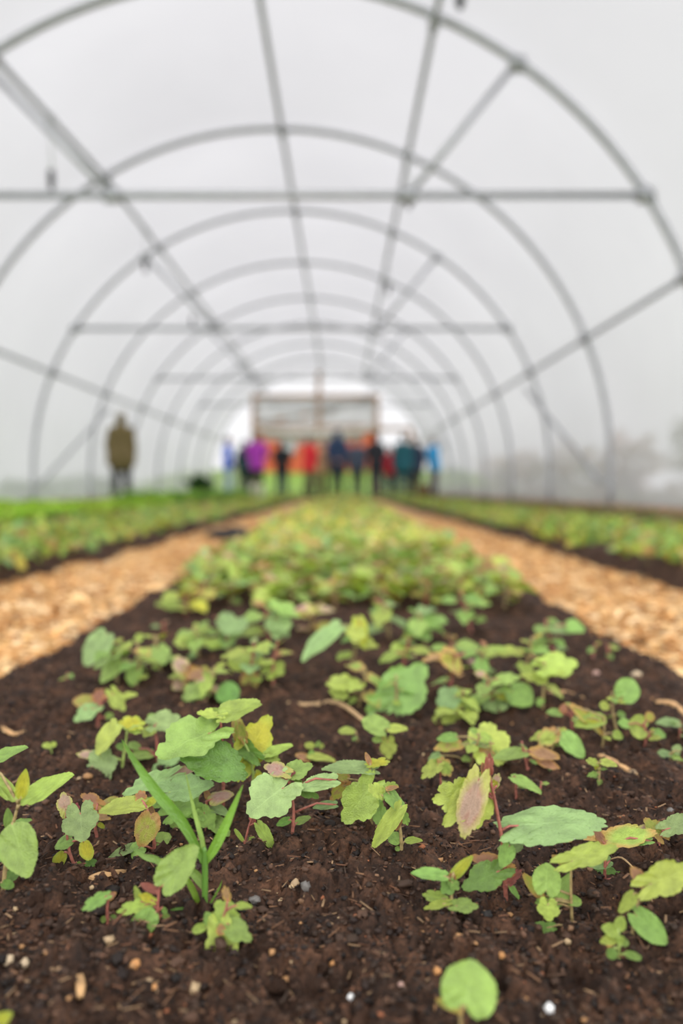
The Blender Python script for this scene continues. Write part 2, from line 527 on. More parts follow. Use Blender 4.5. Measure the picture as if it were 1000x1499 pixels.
# ground inside and outside -------------------------------------------------
def ground_mat(name, stops, sc, bump=.5):
    m, n, l, b = new_mat(name)
    tc = N(n, 'ShaderNodeTexCoord'); a = N(n, 'ShaderNodeTexNoise', Scale=sc, Detail=8.0, Roughness=.65)
    l.new(tc.outputs['Object'], a.inputs['Vector'])
    r = ramp(n, stops); l.new(a.outputs['Fac'], r.inputs[0]); l.new(r.outputs[0], b.inputs['Base Color'])
    b.inputs['Roughness'].default_value = .85
    bp = N(n, 'ShaderNodeBump', Strength=bump, Distance=.03); l.new(a.outputs['Fac'], bp.inputs['Height']); l.new(bp.outputs[0], b.inputs['Normal'])
    return m
EARTH = ground_mat('trodden_earth', [(.3, (.035, .024, .016)), (.55, (.085, .062, .030)), (.75, (.16, .13, .05))], 3.0)
LAWN = ground_mat('lawn', [(.3, (.095, .19, .012)), (.7, (.19, .31, .03))], 5.0)
def grid(name, x0, x1, y0, y1, nx, ny, zf, mat):
    X, Y = np.meshgrid(np.linspace(x0, x1, nx), np.linspace(y0, y1, ny))
    v = np.stack([X.ravel(), Y.ravel(), zf(X, Y).ravel()], 1)
    i = np.arange(nx * ny).reshape(ny, nx)
    f = np.stack([i[:-1, :-1].ravel(), i[:-1, 1:].ravel(), i[1:, 1:].ravel(), i[1:, :-1].ravel()], 1)
    return mesh_np(name, v, f, mat)
tag(grid('floor', CX - RAD, CX + RAD, float(ys[0]), END_Y, 40, 160, lambda x, y: -.012 + .02 * (vn(x * 2, y * 2, 11) - .5), EARTH), 'trodden brown earth floor of the tunnel', kind='structure')
tag(grid('lawn', -40, 40, -30, 70, 120, 150, lambda x, y: np.where(y > END_Y + .5, .12 * np.clip(y - END_Y - .5, 0, 11), 0) * np.clip((11 - np.abs(x + 1)) / 4, 0, 1) + .12 * (vn(x * .5, y * .5, 12) - .5) - .09, LAWN), 'green lawn rising behind the tunnel', kind='structure')
# grassy strip under the group at the end
tag(grid('grass_floor', CX - RAD + .05, CX + RAD - .05, 18.6, END_Y, 30, 30, lambda x, y: .012 + .02 * (vn(x * 3, y * 3, 13) - .5), LAWN), 'bright grass strip under the group at the tunnel end', kind='structure')

tag(grid('grass_floor', CX - RAD + .05, -3.2, 9.2, 18.6, 12, 40, lambda x, y: .012 + .02 * (vn(x * 3, y * 3, 13) - .5), LAWN), 'bright grass strip along the left tunnel side', kind='structure')
# timber doorway -------------------------------------------------------------
def post(tb_c, d, name, par, rot=None): return TB().box(tb_c, d, rot).obj(name, TIMBER, par, smooth=False)
door = empty('door_1', (0, END_Y, 0), 'timber framed doorway with netting in the end gable', kind='structure')
def L_(x, z): return (x, 0, z)
for x in (DX0, CX - .05, DX1):
    post(L_(x, (DZ + (.9 if abs(x - CX) < .2 else 0)) / 2 if abs(x - CX) > .2 else 3.3), (.15, .12, DZ if abs(x - CX) > .2 else 2.0), 'post', door)
post(L_(SX, SZ / 2), (.14, .12, SZ), 'post', door)
post(L_((DX0 + DX1) / 2, DZ - .06), (DX1 - DX0, .10, .14), 'header', door)
post(L_((DX0 + DX1) / 2, 2.42), (DX1 - DX0, .09, .11), 'rail', door)
post(L_((DX1 + SX) / 2, SZ - .05), (SX - DX1, .10, .12), 'header', door)
for (x0, z0, x1, z1) in ((DX0 + .1, 2.52, CX + .6, 3.02), (CX - .4, 2.85, DX1 - .08, 3.36)):
    dx, dz = x1 - x0, z1 - z0
    post(((x0 + x1) / 2, .06, (z0 + z1) / 2), (math.hypot(dx, dz), .06, .15), 'batten', door, Matrix.Rotation(-math.atan2(dz, dx), 3, 'Y'))
m, n, l, b = new_mat('grey_netting')
t = N(n, 'ShaderNodeBsdfTransparent'); mx = N(n, 'ShaderNodeMixShader', Fac=.45)
b.inputs['Base Color'].default_value = (.50, .49, .48, 1)
wv = N(n, 'ShaderNodeTexNoise', Scale=6.0); rr = ramp(n, [(.3, (.70, .70, .70)), (.7, (.86, .86, .86))]); l.new(wv.outputs['Fac'], rr.inputs[0]); l.new(rr.outputs[0], mx.inputs[0])
l.new(t.outputs[0], mx.inputs[1]); l.new(b.outputs[0], mx.inputs[2]); l.new(mx.outputs[0], n['Material Output'].inputs['Surface'])
NET = m
def sheet(name, x0, x1, zt, zb, mat, par, amp=.03, yo=.02):
    v = []; f = []; nx, nz = 30, 8
    for i in range(nx + 1):
        for j in range(nz + 1):
            u, w = i / nx, j / nz
            v.append((x0 + (x1 - x0) * u, yo + amp * math.sin(u * 31 + w * 2) * w, zt(u) + (zb(u) - zt(u)) * w))
    for i in range(nx):
        for j in range(nz):
            a = i * (nz + 1) + j; f.append((a, a + nz + 1, a + nz + 2, a + 1))
    return mesh_np(name, v, f, mat, par)
sheet('netting', DX0 + .06, DX1 - .06, lambda u: DZ - .1, lambda u: 2.42, NET, door)
PALE = plain('pale_sheet', (.72, .66, .62), rough=.5, var=.12, scale=4)
TB().tube([(DX0 + .1 + (DX1 - DX0 - .2) * i / 24, .0, 2.33 - .16 * math.sin(math.pi * i / 24) + .03 * math.sin(i * 1.7)) for i in range(25)], [.10 + .04 * math.sin(i * 1.1) ** 2 for i in range(25)], 12).obj('rolled_sheet', PALE, door)
sheet('sheet_flap', DX0 + .3, DX1 - .5, lambda u: 2.30 - .14 * math.sin(math.pi * u), lambda u: 1.90 - .12 * math.sin(math.pi * u) + .06 * math.sin(u * 17), FILM, door, .05, -.03)

# orange shed on the rise beyond the doorway --------------------------------
ORNG = plain('orange_red_boards', (.42, .075, .022), rough=.6, var=.15, scale=3)
DKO = plain('dark_red_boards', (.30, .07, .035), rough=.6, var=.2, scale=3)
ROOF = plain('grey_roof', (.30, .29, .28), rough=.7, var=.15)
shed = empty('garden_shed', (-.4, 36.5, 1.1), 'orange red timber shed seen through the end doorway', 'shed')
for i in range(18):
    x = -3.75 + i * .33
    TB().box((x + .17, .0, .95), (.335, .06 + .02 * (i % 2), 2.0)).obj('board', ORNG, shed, smooth=False)
for x0, x1, ym in ((-3.74, -3.68, 1.2), (2.13, 2.19, 1.2)):
    TB().box(((x0 + x1) / 2, ym, .95), (.06, 2.4, 2.0)).obj('side_wall', ORNG, shed, smooth=False)
TB().box((-.78, 2.4, .95), (5.9, .06, 2.0)).obj('back_wall', ORNG, shed, smooth=False)
TB().box((-.78, 1.1, 2.06), (6.4, 3.0, .12), Matrix.Rotation(.05, 3, 'X')).obj('roof', ROOF, shed, smooth=False)
for x in (-2.2, .3):
    wfr = TB().box((x, -.06, 1.2), (.9, .06, .8)).obj('window', DKO, shed, smooth=False)
    TB().box((x, -.10, 1.2), (.74, .02, .64)).obj('pane', PVC, wfr, smooth=False)

# shrubs beyond the film -----------------------------------------------------
def leaf_cloud(n, ax, ay, az, size, cols, seed, shell=.55):
    r = np.random.default_rng(seed)
    u = r.normal(size=(n, 3)); u /= np.linalg.norm(u, axis=1)[:, None]
    rad = shell + (1 - shell) * r.random(n) ** .6
    lump = .8 + .35 * np.sin(u[:, 0] * 5 + seed) * np.sin(u[:, 2] * 6 + seed * 2)
    p = u * (rad * lump)[:, None] * np.array([ax, ay, az])
    return cards(p, size, cols, r)
def cards(p, size, cols, r, up=.4, shape=None):
    """small folded leaf at every point: 6 verts, 4 tris each"""
    n = len(p)
    T = np.array([[0, 0, 0], [-.36, .38, .10], [0, .42, 0], [.36, .38, .10], [-.22, .78, .04], [.22, .78, .04], [0, 1, -.08]]) if shape is None else shape[0]
    F = np.array([[0, 2, 1], [0, 3, 2], [1, 2, 4], [2, 3, 5], [2, 6, 4], [2, 5, 6]]) if shape is None else shape[1]
    nd = r.normal(size=(n, 3)) * (1 - up) + np.array([0, 0, 1.0]) * up * 2
    nd /= np.linalg.norm(nd, axis=1)[:, None]
    a = r.normal(size=(n, 3)); a -= nd * (a * nd).sum(1)[:, None]; a /= np.linalg.norm(a, axis=1)[:, None]
    b = np.cross(a, nd)
    s = (size if np.ndim(size) else np.full(n, size)) * (.65 + .7 * r.random(n))
    v = p[:, None, :] + s[:, None, None] * (T[None, :, 0:1] * b[:, None, :] + (T[None, :, 1:2] - .3) * a[:, None, :] + T[None, :, 2:3] * nd[:, None, :])
    f = (np.arange(n) * len(T))[:, None, None] + F[None]
    cols = np.array(cols); c = cols[r.integers(0, len(cols), n)] * (.75 + .5 * r.random((n, 1)))
    c = np.repeat(c[:, None, :], len(T), 1)
    return v.reshape(-1, 3), f.reshape(-1, 3), c.reshape(-1, 3)
BARK = plain('bark', (.10, .075, .055), rough=.85, var=.3, scale=20)
BRN = [(.42, .20, .07), (.46, .22, .09), (.28, .19, .05), (.50, .23, .13)]
OLV = [(.20, .20, .07), (.26, .22, .09), (.24, .16, .08)]
GRN = [(.10, .22, .03), (.16, .30, .05), (.08, .17, .03)]
def shrub(name, x, y, w, h, cols, seed, label, group=None, z=0, size=.09, n=600, cat='shrub'):
    r = empty(name, (x, y, z), label, cat, group)
    v, f, c = leaf_cloud(n, w / 2, w / 2, h * .42, size, cols, seed)
    v[:, 2] += h * .56
    o = mesh_np('foliage', v, f, FOLI, r, c, smooth=False); o['kind'] = 'stuff'
    q = random.Random(seed); tb = TB()
    for i in range(5):
        a = q.uniform(0, 6.28); d = q.uniform(.15, .4) * w
        tb.tube([(q.uniform(-.05, .05), q.uniform(-.05, .05), -.08), (math.cos(a) * d * .5, math.sin(a) * d * .5, h * .35), (math.cos(a) * d, math.sin(a) * d, h * .75)], [.03, .022, .01], 6)
    tb.obj('branches', BARK, r)
    return r
ORD = ['nearest', 'second', 'third', 'fourth', 'fifth', 'sixth', 'seventh', 'eighth', 'farthest']
for i, (x, y, w, h, cc) in enumerate([(4.6, 8.6, 1.3, 1.2, BRN), (4.9, 10.3, 1.0, 1.55, OLV), (4.7, 12.2, 1.3, 1.35, BRN), (5.1, 14.4, 1.4, .9, OLV), (5.0, 16.4, 1.4, 1.5, BRN),
                                      (5.3, 18.8, 1.7, 1.1, OLV), (5.2, 21.3, 1.6, 1.6, BRN), (5.4, 24.0, 1.8, 1.3, OLV), (5.6, 27.0, 2.0, 1.8, BRN)]):
    shrub('shrub', x, y, w, h, cc, 40 + i, 'hazy brownish shrub outside the right side sheeting, %s of the row' % ORD[i], 'shrubs outside the right wall', z=-.05)
for i, (x, y, w, h) in enumerate([(-6.2, 11.5, 1.4, .6), (-6.0, 14.5, 1.6, .55), (-6.3, 18.5, 1.8, .7)]):
    shrub('bush', x, y, w, h, GRN, 60 + i, 'low hazy green bush outside the left side sheeting, %s of three' % ('nearest', 'middle', 'farthest')[i], 'bushes outside the left wall', z=-.05, cat='bush')
b_ = at(293, 722, 18.95)
shrub('bush', b_.x, 18.95, .86, .70, [(.05, .14, .025), (.07, .19, .04), (.04, .10, .02)], 71, 'dense green bushy plant on the ground left of the blue-jacketed person', size=.07, n=1400, cat='bush')

# ================================================================== BEDS AND PATHS
# main bed: fine crumbly grid near the camera, coarser further off
def bed_grid(xs, yy, mat, name, zf, parent=None):
    nx, ny = len(xs), len(yy)
    X, Y = np.meshgrid(xs, yy)
    Z = zf(X, Y)
    v = np.stack([X.ravel(), Y.ravel(), Z.ravel()], 1)
    i = np.arange(nx * ny).reshape(ny, nx)
    f = np.stack([i[:-1, :-1].ravel(), i[:-1, 1:].ravel(), i[1:, 1:].ravel(), i[1:, :-1].ravel()], 1)
    return mesh_np(name, v, f, mat, parent)
bed = empty('seedling_bed', (0, 1, 0), 'raised bed of dark crumbly soil in the middle, planted with seedlings', kind='structure')
def bp_(o):
    o.parent = bed; o.matrix_parent_inverse = Matrix.Translation((0, -1, 0)); return o
yy = .10 * (1.0033 ** np.arange(0, 2000)); yy = yy[yy < 1.45]
yn = yy[yy > .235]
bp_(bed_grid(np.linspace(-.30, .30, 430), yn[yn < .62], SOIL, 'soil_surface', bed_z))
yf = yn[yn >= yn[yn < .62][-1]]
bp_(bed_grid(np.linspace(-.47, .47, 380), yf, SOIL, 'soil_surface', bed_z))
bp_(bed_grid(np.concatenate([np.linspace(-.47, -.30, 40)]), yn[yn < .63][::2], SOIL, 'soil_surface', bed_z))
bp_(bed_grid(np.concatenate([np.linspace(.30, .47, 40)]), yn[yn < .63][::2], SOIL, 'soil_surface', bed_z))
bp_(bed_grid(np.linspace(-.47, .47, 90), np.arange(-.9, .245, .012), SOIL, 'soil_surface', lambda x, y: bed_z(x, y, False)))
bp_(bed_grid(np.linspace(-.47, .47, 60), yf[-1] * 1.008 ** np.arange(0, 326), SOIL, 'soil_surface', lambda x, y: bed_z(x, y, False)))

ICO = []
def _ico(sub, seed):
    bm = bmesh.new(); bmesh.ops.create_icosphere(bm, subdivisions=sub, radius=1)
    r = random.Random(seed)
    for v in bm.verts:
        v.co *= 1 + r.uniform(-.38, .38)
        v.co += Vector((r.uniform(-.12, .12), r.uniform(-.12, .12), r.uniform(-.12, .12)))
    bm.verts.ensure_lookup_table()
    V = np.array([v.co[:] for v in bm.verts]); F = np.array([[q.index for q in f.verts] for f in bm.faces]); bm.free()
    return V, F
ICO1 = [_ico(1, s) for s in range(4)]
ICO2 = [_ico(2, s + 9) for s in range(4)]
def scatter(P, S, C, temps, r, flat=.75):
    vs, fs, cs = [], [], []; b0 = 0
    which = r.integers(0, len(temps), len(P))
    for k, (V, F) in enumerate(temps):
        idx = np.where(which == k)[0]; n = len(idx)
        if not n: continue
        a = r.random(n) * 6.283; ca, sa = np.cos(a), np.sin(a)
        sc = S[idx][:, None] * np.stack([.8 + .5 * r.random(n), .8 + .5 * r.random(n), flat * (.7 + .5 * r.random(n))], 1)
        v = V[None] * sc[:, None, :]
        x = v[:, :, 0] * ca[:, None] - v[:, :, 1] * sa[:, None]; y = v[:, :, 0] * sa[:, None] + v[:, :, 1] * ca[:, None]
        v = np.stack([x, y, v[:, :, 2]], 2) + P[idx][:, None, :]
        vs.append(v.reshape(-1, 3)); fs.append((b0 + np.arange(n)[:, None, None] * len(V) + F[None]).reshape(-1, 3))
        cs.append(np.repeat(C[idx][:, None, :], len(V), 1).reshape(-1, 3)); b0 += n * len(V)
    return np.concatenate(vs), np.concatenate(fs), np.concatenate(cs)
def soil_cols(n, r, pale=.05):
    pal = np.array([(.020, .011, .008), (.036, .020, .012), (.058, .031, .019), (.090, .046, .027), (.013, .008, .006)])
    c = pal[r.integers(0, 5, n)] * (.7 + .6 * r.random((n, 1)))
    k = r.random(n) < pale
    pp = np.array([(.36, .19, .08), (.28, .10, .045), (.45, .32, .18), (.20, .11, .06)])
    c[k] = pp[r.integers(0, 4, k.sum())]
    return c
r_ = np.random.default_rng(3)
n = 27000
yv = .26 * (1.0 / .26) ** (r_.random(n) ** 1.15)
xv = (r_.random(n) * 2 - 1) * np.minimum(.43, yv * .58 + .05)
S = .0004 + .0014 * r_.random(n) ** 2.4
P = np.stack([xv, yv, bed_z(xv, yv) + S * .25], 1)
v, f, c = scatter(P, S, soil_cols(n, r_, .04), ICO1, r_)
o = mesh_np('soil_crumbs', v, f, FLECK, None, c, smooth=False); o['kind'] = 'stuff'; bp_(o)
n = 800
yv = .26 * (1.2 / .26) ** (r_.random(n)); xv = (r_.random(n) * 2 - 1) * np.minimum(.43, yv * .58 + .05)
S = .0014 + .0018 * r_.random(n) ** 2.4
P = np.stack([xv, yv, bed_z(xv, yv) + S * .15], 1)
v, f, c = scatter(P, S, soil_cols(n, r_, .03) * .85, ICO2, r_)
o = mesh_np('small_clods', v, f, FLECK, None, c, smooth=False); o['kind'] = 'stuff'; bp_(o)
# fibres and rootlets on the soil
n = 3800
yv = .28 * (1.0 / .28) ** (r_.random(n)); xv = (r_.random(n) * 2 - 1) * np.minimum(.43, yv * .58 + .05)
L = .002 + .007 * r_.random(n) ** 2; a = r_.random(n) * 6.283; wd = .00018 + .0004 * r_.random(n) ** 2
z = bed_z(xv, yv) + .0012
dx, dy = np.cos(a), np.sin(a); tl = (r_.random(n) - .5) * .6
q = []
for sgn, wv_ in ((-.5, -1), (-.5, 1), (.5, 1), (.5, -1)):
    q.append(np.stack([xv + dx * L * sgn - dy * wd * wv_, yv + dy * L * sgn + dx * wd * wv_, z + L * sgn * tl], 1))
q2 = [p_ + np.array([0, 0, .0004]) for p_ in q]
v = np.stack(q + q2, 1).reshape(-1, 3)
F8 = np.array([[4, 5, 6, 7], [0, 1, 5, 4], [1, 2, 6, 5], [2, 3, 7, 6], [3, 0, 4, 7]])
f = ((np.arange(n) * 8)[:, None, None] + F8[None]).reshape(-1, 4)
pal = np.array([(.16, .08, .04), (.09, .045, .025), (.05, .03, .02), (.26, .16, .085), (.14, .06, .03)])
c = np.repeat((pal[r_.integers(0, 5, n)] * (.6 + .5 * r_.random((n, 1))))[:, None, :], 8, 1).reshape(-1, 3)
o = mesh_np('root_fibres', v, f, FLECK, None, c, smooth=False); o['kind'] = 'stuff'; bp_(o)
# the larger clods, each a piece of the bed
cl_me = []
for V, F in ICO2:
    me = bpy.data.meshes.new('soil_clod'); me.from_pydata(V.tolist(), [], F.tolist()); me.materials.append(SOIL); cl_me.append(me)
for i in range(120):
    y = .30 * (1.3 / .30) ** rng.random(); x = rng.uniform(-1, 1) * min(.44, y * .48)
    s = rng.uniform(.0025, .0046)
    o = bpy.data.objects.new('soil_clod', cl_me[i % 4]); COL.objects.link(o)
    o.location = (x, y, float(bed_z(x, y)) + s * .1); o.rotation_euler = (rng.random() * 6, rng.random() * 6, rng.random() * 6); o.scale = (s, s * rng.uniform(.7, 1), s * .75)
    bp_(o)

# mulch paths ------------------------------------------------------------------
SHAV = ground_mat('wood_shaving_bed', [(.28, (.28, .13, .05)), (.42, (.56, .31, .12)), (.6, (.80, .49, .21)), (.75, (.90, .62, .32))], 26.0, .8)
def path_z(x, y):
    return .010 + .016 * (vn(x * 7, y * 5, 21) - .5) + .012 * (vn(x * 25, y * 19, 22) - .5)
CHT = np.array([[-.5, -.5, 0], [-.16, -.5, .10], [.2, -.45, .08], [.5, -.3, -.05], [-.5, .5, 0], [-.16, .42, .10], [.2, .5, .08], [.5, .36, -.05]])
CHT = np.concatenate([CHT, CHT - np.array([0, 0, .06])])
CHF = np.array([[0, 1, 5, 4], [1, 2, 6, 5], [2, 3, 7, 6], [8, 12, 13, 9], [9, 13, 14, 10], [10, 14, 15, 11], [0, 4, 12, 8], [3, 11, 15, 7], [0, 8, 9, 1], [1, 9, 10, 2], [2, 10, 11, 3], [4, 5, 13, 12], [5, 6, 14, 13], [6, 7, 15, 14]])
CHC = np.array([(.66, .39, .15), (.76, .50, .24), (.55, .28, .10), (.80, .58, .33), (.40, .19, .07), (.69, .36, .13)])
chip_me = []
for k in range(5):
    me = bpy.data.meshes.new('wood_chip'); me.from_pydata((CHT * np.array([1, 1, 1])).tolist(), [], CHF.tolist())
    a = me.color_attributes.new('Col', 'FLOAT_COLOR', 'POINT'); cc = np.ones((16, 4), dtype=np.float32); cc[:, :3] = CHC[k]; a.data.foreach_set('color', cc.ravel())
    me.materials.append(CHIP); chip_me.append(me)
for s, nm in ((-1, 'left'), (1, 'right')):
    x0, x1 = sorted((s * .40, s * .93))
    pth = empty('mulch_path', (s * .66, 2, 0), 'pale wood shaving path along the %s side of the middle bed' % nm, kind='structure')
    PI_ = Matrix.Translation((-s * .66, -2, 0))
    o = bed_grid(np.linspace(x0, x1, 44), np.concatenate([np.arange(-.6, 4.5, .02), np.arange(4.5, 18.7, .12)]), SHAV, 'shaving_bed', path_z, pth); o.matrix_parent_inverse = PI_
    n = 12000
    yv = .50 * (7.0 / .50) ** (r_.random(n) ** .95)
    u = r_.random(n); xv = s * (.425 + .455 * u + .02 * (vn(yv * 6, yv * 0, 30 + s) - .5))
    keep = ~((vn(xv * 8, yv * 5, 33) > .72) & (r_.random(n) < .75)); xv, yv = xv[keep], yv[keep]; n = len(xv)
    Ls = .014 + .026 * r_.random(n) ** 2; Ws = .005 + .008 * r_.random(n); a = r_.normal(0, 1.0, n) + 0
    pit = r_.normal(0, .25, n); rol = r_.normal(0, .35, n)
    V = CHT[None] * np.stack([Ls, Ws, Ls * .8], 1)[:, None, :]
    # roll, pitch, yaw
    y_, z_ = V[:, :, 1] * np.cos(rol)[:, None] - V[:, :, 2] * np.sin(rol)[:, None], V[:, :, 1] * np.sin(rol)[:, None] + V[:, :, 2] * np.cos(rol)[:, None]
    x_ = V[:, :, 0]
    x2, z2 = x_ * np.cos(pit)[:, None] - z_ * np.sin(pit)[:, None], x_ * np.sin(pit)[:, None] + z_ * np.cos(pit)[:, None]
    x3, y3 = x2 * np.cos(a)[:, None] - y_ * np.sin(a)[:, None], x2 * np.sin(a)[:, None] + y_ * np.cos(a)[:, None]
    z0 = path_z(xv, yv) + .003 + .008 * r_.random(n)
    v = np.stack([x3 + xv[:, None], y3 + yv[:, None], z2 + z0[:, None]], 2).reshape(-1, 3)
    f = ((np.arange(n) * 16)[:, None, None] + CHF[None]).reshape(-1, 4)
    c = np.repeat((CHC[r_.integers(0, 6, n)] * (.75 + .4 * r_.random((n, 1))))[:, None, :], 16, 1).reshape(-1, 3)
    o = mesh_np('wood_shavings', v, f, CHIP, pth, c, smooth=False); o.matrix_parent_inverse = PI_; o['kind'] = 'stuff'
    for i in range(90):
        y = .85 * (2.4 / .85) ** rng.random(); x = s * rng.uniform(.44, .86)
        o = bpy.data.objects.new('wood_chip', chip_me[i % 5]); COL.objects.link(o); o.parent = pth; o.matrix_parent_inverse = PI_
        L = rng.uniform(.03, .055)
        o.location = (x, y, float(path_z(x, y)) + .012); o.scale = (L, L * rng.uniform(.22, .4), L * .7)
        o.rotation_euler = (rng.gauss(0, .25), rng.gauss(0, .2), rng.uniform(0, 6.28))

# neighbouring beds, cut with a dark soil edge ---------------------------------
def bed2(name, xa, xb, y0, y1, label):
    xc = (xa + xb) / 2; hw = (xb - xa) / 2
    def zf(x, y):
        e = hw + .07 * (vn(y * 5, y * 0 + xa, 41) - .5)
        t = np.clip((np.abs(x - xc) - e + .03) / .06, 0, 1)
        ty = np.clip((y0 + .05 - y) / .06, 0, 1)
        t = np.maximum(t, ty)
        return .075 * (1 - t * t * (3 - 2 * t)) - .006 + .018 * (vn(x * 13, y * 13, 42) - .5) + .010 * (vn(x * 40, y * 40, 43) - .5)
    yy_ = np.concatenate([np.arange(y0, min(4.5, y1), .018), np.arange(max(4.5, y0), y1, .10)])
    return tag(bed_grid(np.linspace(xa - .06, xb + .06, 56), yy_, SOIL, name, zf), label, kind='structure')
bed2('seedling_bed', -1.64, -.86, .9, 18.6, 'raised seedling bed left of the left shaving path')
bed2('seedling_bed', .86, 1.64, .9, 18.6, 'raised seedling bed right of the right shaving path')
bed2('lime_bed', -2.95, -2.05, 2.8, 18.6, 'second raised bed on the left with lime green plants')
bed2('lime_bed', -4.25, -3.3, 5, 9.1, 'outermost raised bed beside the left tunnel side')

# ================================================================== LEAVES
def leaf_r(shape, th):
    """outline radius at angle th from the tip, around the leaf's middle"""
    a = abs(th)
    if shape == 'L':                                   # three to five shallow round-toothed lobes
        r = .36 + .135 * abs(math.cos(2.5 * a)) ** .75 + .03 * math.cos(a)
        r += .034 * abs(math.sin(12 * a)) ** .7
        if a > 2.75: r *= 1 - .55 * ((a - 2.75) / .39) ** 1.5
        return r
    if shape == 'T':                                   # ovate, toothed
        c, s = math.cos(a), math.sin(a)
        r = 1 / math.sqrt((c / .50) ** 2 + (s / (.40 - .05 * c)) ** 2) + .06 * math.exp(-(a / .28) ** 2)
        r += .034 * (((a * 19 / math.pi) % 1.0) - .3) * (1 if .12 < a < 2.8 else 0)
        if a > 2.8: r *= 1 - .25 * ((a - 2.8) / .34)
        return r
    if shape == 'S':                                   # smooth lance
        c, s = math.cos(a), math.sin(a)
        return 1 / math.sqrt((c / .5) ** 2 + (s / (.44 - .09 * c)) ** 2) + .05 * math.exp(-(a / .25) ** 2)
    if shape == 'R':                                   # small round seed leaf
        return .5 * (1 - .10 * math.exp(-((a - math.pi) / .4) ** 2))
    if shape == 'H':                                   # heart, nearly smooth
        r = .46 + .04 * math.sin(a) ** 2 + .06 * math.exp(-(a / .3) ** 2)
        if a > 2.6: r *= 1 - .45 * ((a - 2.6) / .54) ** 1.4
        return r
    if shape == 'K':                                   # heart with a scalloped edge
        r = .43 + .05 * math.sin(a) ** 2 + .05 * math.exp(-(a / .3) ** 2) + .035 * abs(math.sin(10.5 * a)) ** .7 + .03 * abs(math.cos(2.5 * a))
        if a > 2.6: r *= 1 - .45 * ((a - 2.6) / .54) ** 1.4
        return r
    if shape == 'C':                                   # deeply toothed young leaf
        return .33 + .13 * abs(math.cos(3.5 * a)) ** .6 + .03 * abs(math.sin(14 * a)) ** .7 + .03 * math.cos(a) + (-.12 * max(0, a - 2.8))

def make_leaf(shape, var, seg=84, rings=(.3, .55, .78, .92, 1.0)):
    """unit leaf: base at the origin, tip at y = 1, widest about 1"""
    rr = random.Random(hash((shape, var)) % 1000 + var * 17)
    rr = random.Random('LTSRHCK'.index(shape) * 100 + var)
    fold, droop, cup, rip = [(.16, .28, .08, .03), (-.10, .42, -.10, .035), (.34, .20, .0, .045), (.05, .70, .16, .03)][var % 4]
    ths = [2 * math.pi * k / seg for k in range(seg)]
    out = [leaf_r(shape, t if t <= math.pi else t - 2 * math.pi) * (1 + rr.uniform(-.025, .025)) for t in ths]
    pts = [(0, 0)]
    for q in rings:
        for t, r in zip(ths, out):
            pts.append((math.sin(t) * r * q, math.cos(t) * r * q))
    ymin = pts[1 + (len(rings) - 1) * seg + seg // 2][1]; ymax = pts[1 + (len(rings) - 1) * seg][1]
    xs_ = [p[0] for p in pts]; wd = max(xs_) - min(xs_)
    P = [(x / wd, (y - ymin) / (ymax - ymin)) for x, y in pts]
    ph = rr.uniform(0, 6)
    V = []
    for x, y in P:
        d2 = x * x + (y - .5) ** 2
        z = fold * abs(x) + cup * d2 - droop * max(0, y) ** 2 * .55 + .10 * y
        z += rip * math.sin(9 * y + ph + 5 * x) * min(1, d2 * 4) + .018 * math.sin(23 * abs(x) + 17 * y)
        V.append((x, y, z))
    z0 = V[1 + (len(rings) - 1) * seg + seg // 2][2]; V = [(x, y, z - z0) for x, y, z in V]
    F = []
    for k in range(seg): F.append((0, 1 + (k + 1) % seg, 1 + k))
    for j in range(len(rings) - 1):
        for k in range(seg):
            a = 1 + j * seg + k; b = 1 + j * seg + (k + 1) % seg
            F.append((a, b, b + seg, a + seg))
    me = bpy.data.meshes.new('leaf')
    me.from_pydata(V, [], [f[::-1] for f in F]); me.update()
    uv = me.uv_layers.new(name='UVMap')
    li = np.zeros(len(me.loops), dtype=np.int32); me.loops.foreach_get('vertex_index', li)
    uv.data.foreach_set('uv', np.array(P, dtype=np.float32)[li].ravel())
    me.polygons.foreach_set('use_smooth', np.ones(len(me.polygons), dtype=bool))
    me.materials.append(LM['g'])
    return me
LEAF = {(s, v): make_leaf(s, v) for s in 'LTSRHCK' for v in range(4)}
LEAF_LO = {(s, v): make_leaf(s, v, 30, (.5, 1.0)) for s in 'LTRCK' for v in range(4)}

NH = {'u': (0, -.45, 1), 'f': (0, -1, .45), 'e': (0, -.16, 1), 'l': (-.55, -.7, .6), 'r': (.55, -.7, .6), 'm': (0, -.8, .9)}
vcount = [0]
def put_leaf(par, org, shape, colr, B, T, w, nrm, var=None, lo=False, name='leaf'):
    """leaf from base point B to tip T (world), real width w, facing nrm"""
    yv = T - B; L = yv.length; yv = yv / L
    nv = Vector(nrm); nv = (nv - yv * nv.dot(yv)).normalized()
    xv = yv.cross(nv)
    if var is None:
        vcount[0] += 1; var = (vcount[0] * 7 + int(L * 1e4)) % 4
    o = bpy.data.objects.new(name, (LEAF_LO if lo else LEAF)[(shape, var)])
    COL.objects.link(o)
    M = Matrix((xv, yv, nv)).transposed().to_4x4() @ Matrix.Diagonal((w, L, (w + L) * .5, 1))
    o.parent = par
    o.matrix_basis = Matrix.Translation(B - org) @ M
    o.material_slots[0].link = 'OBJECT'; o.material_slots[0].material = LM[colr]
    return o

def px_width(B, T, n, wpx):
    """real width that shows wpx pixels across"""
    yv = (T - B).normalized(); nv = Vector(n); nv = (nv - yv * nv.dot(yv)).normalized(); xv = yv.cross(nv)
    mid = (B + T) * .5
    a, b = proj(B), proj(T)
    d = Vector((b[0] - a[0], b[1] - a[1]))
    p0, p1 = proj(mid), proj(mid + xv * .001)
    q = Vector((p1[0] - p0[0], p1[1] - p0[1]))
    if d.length < 1: k = q.length
    else: k = abs(q.x * d.y - q.y * d.x) / d.length
    return wpx / max(k, .25) * .001

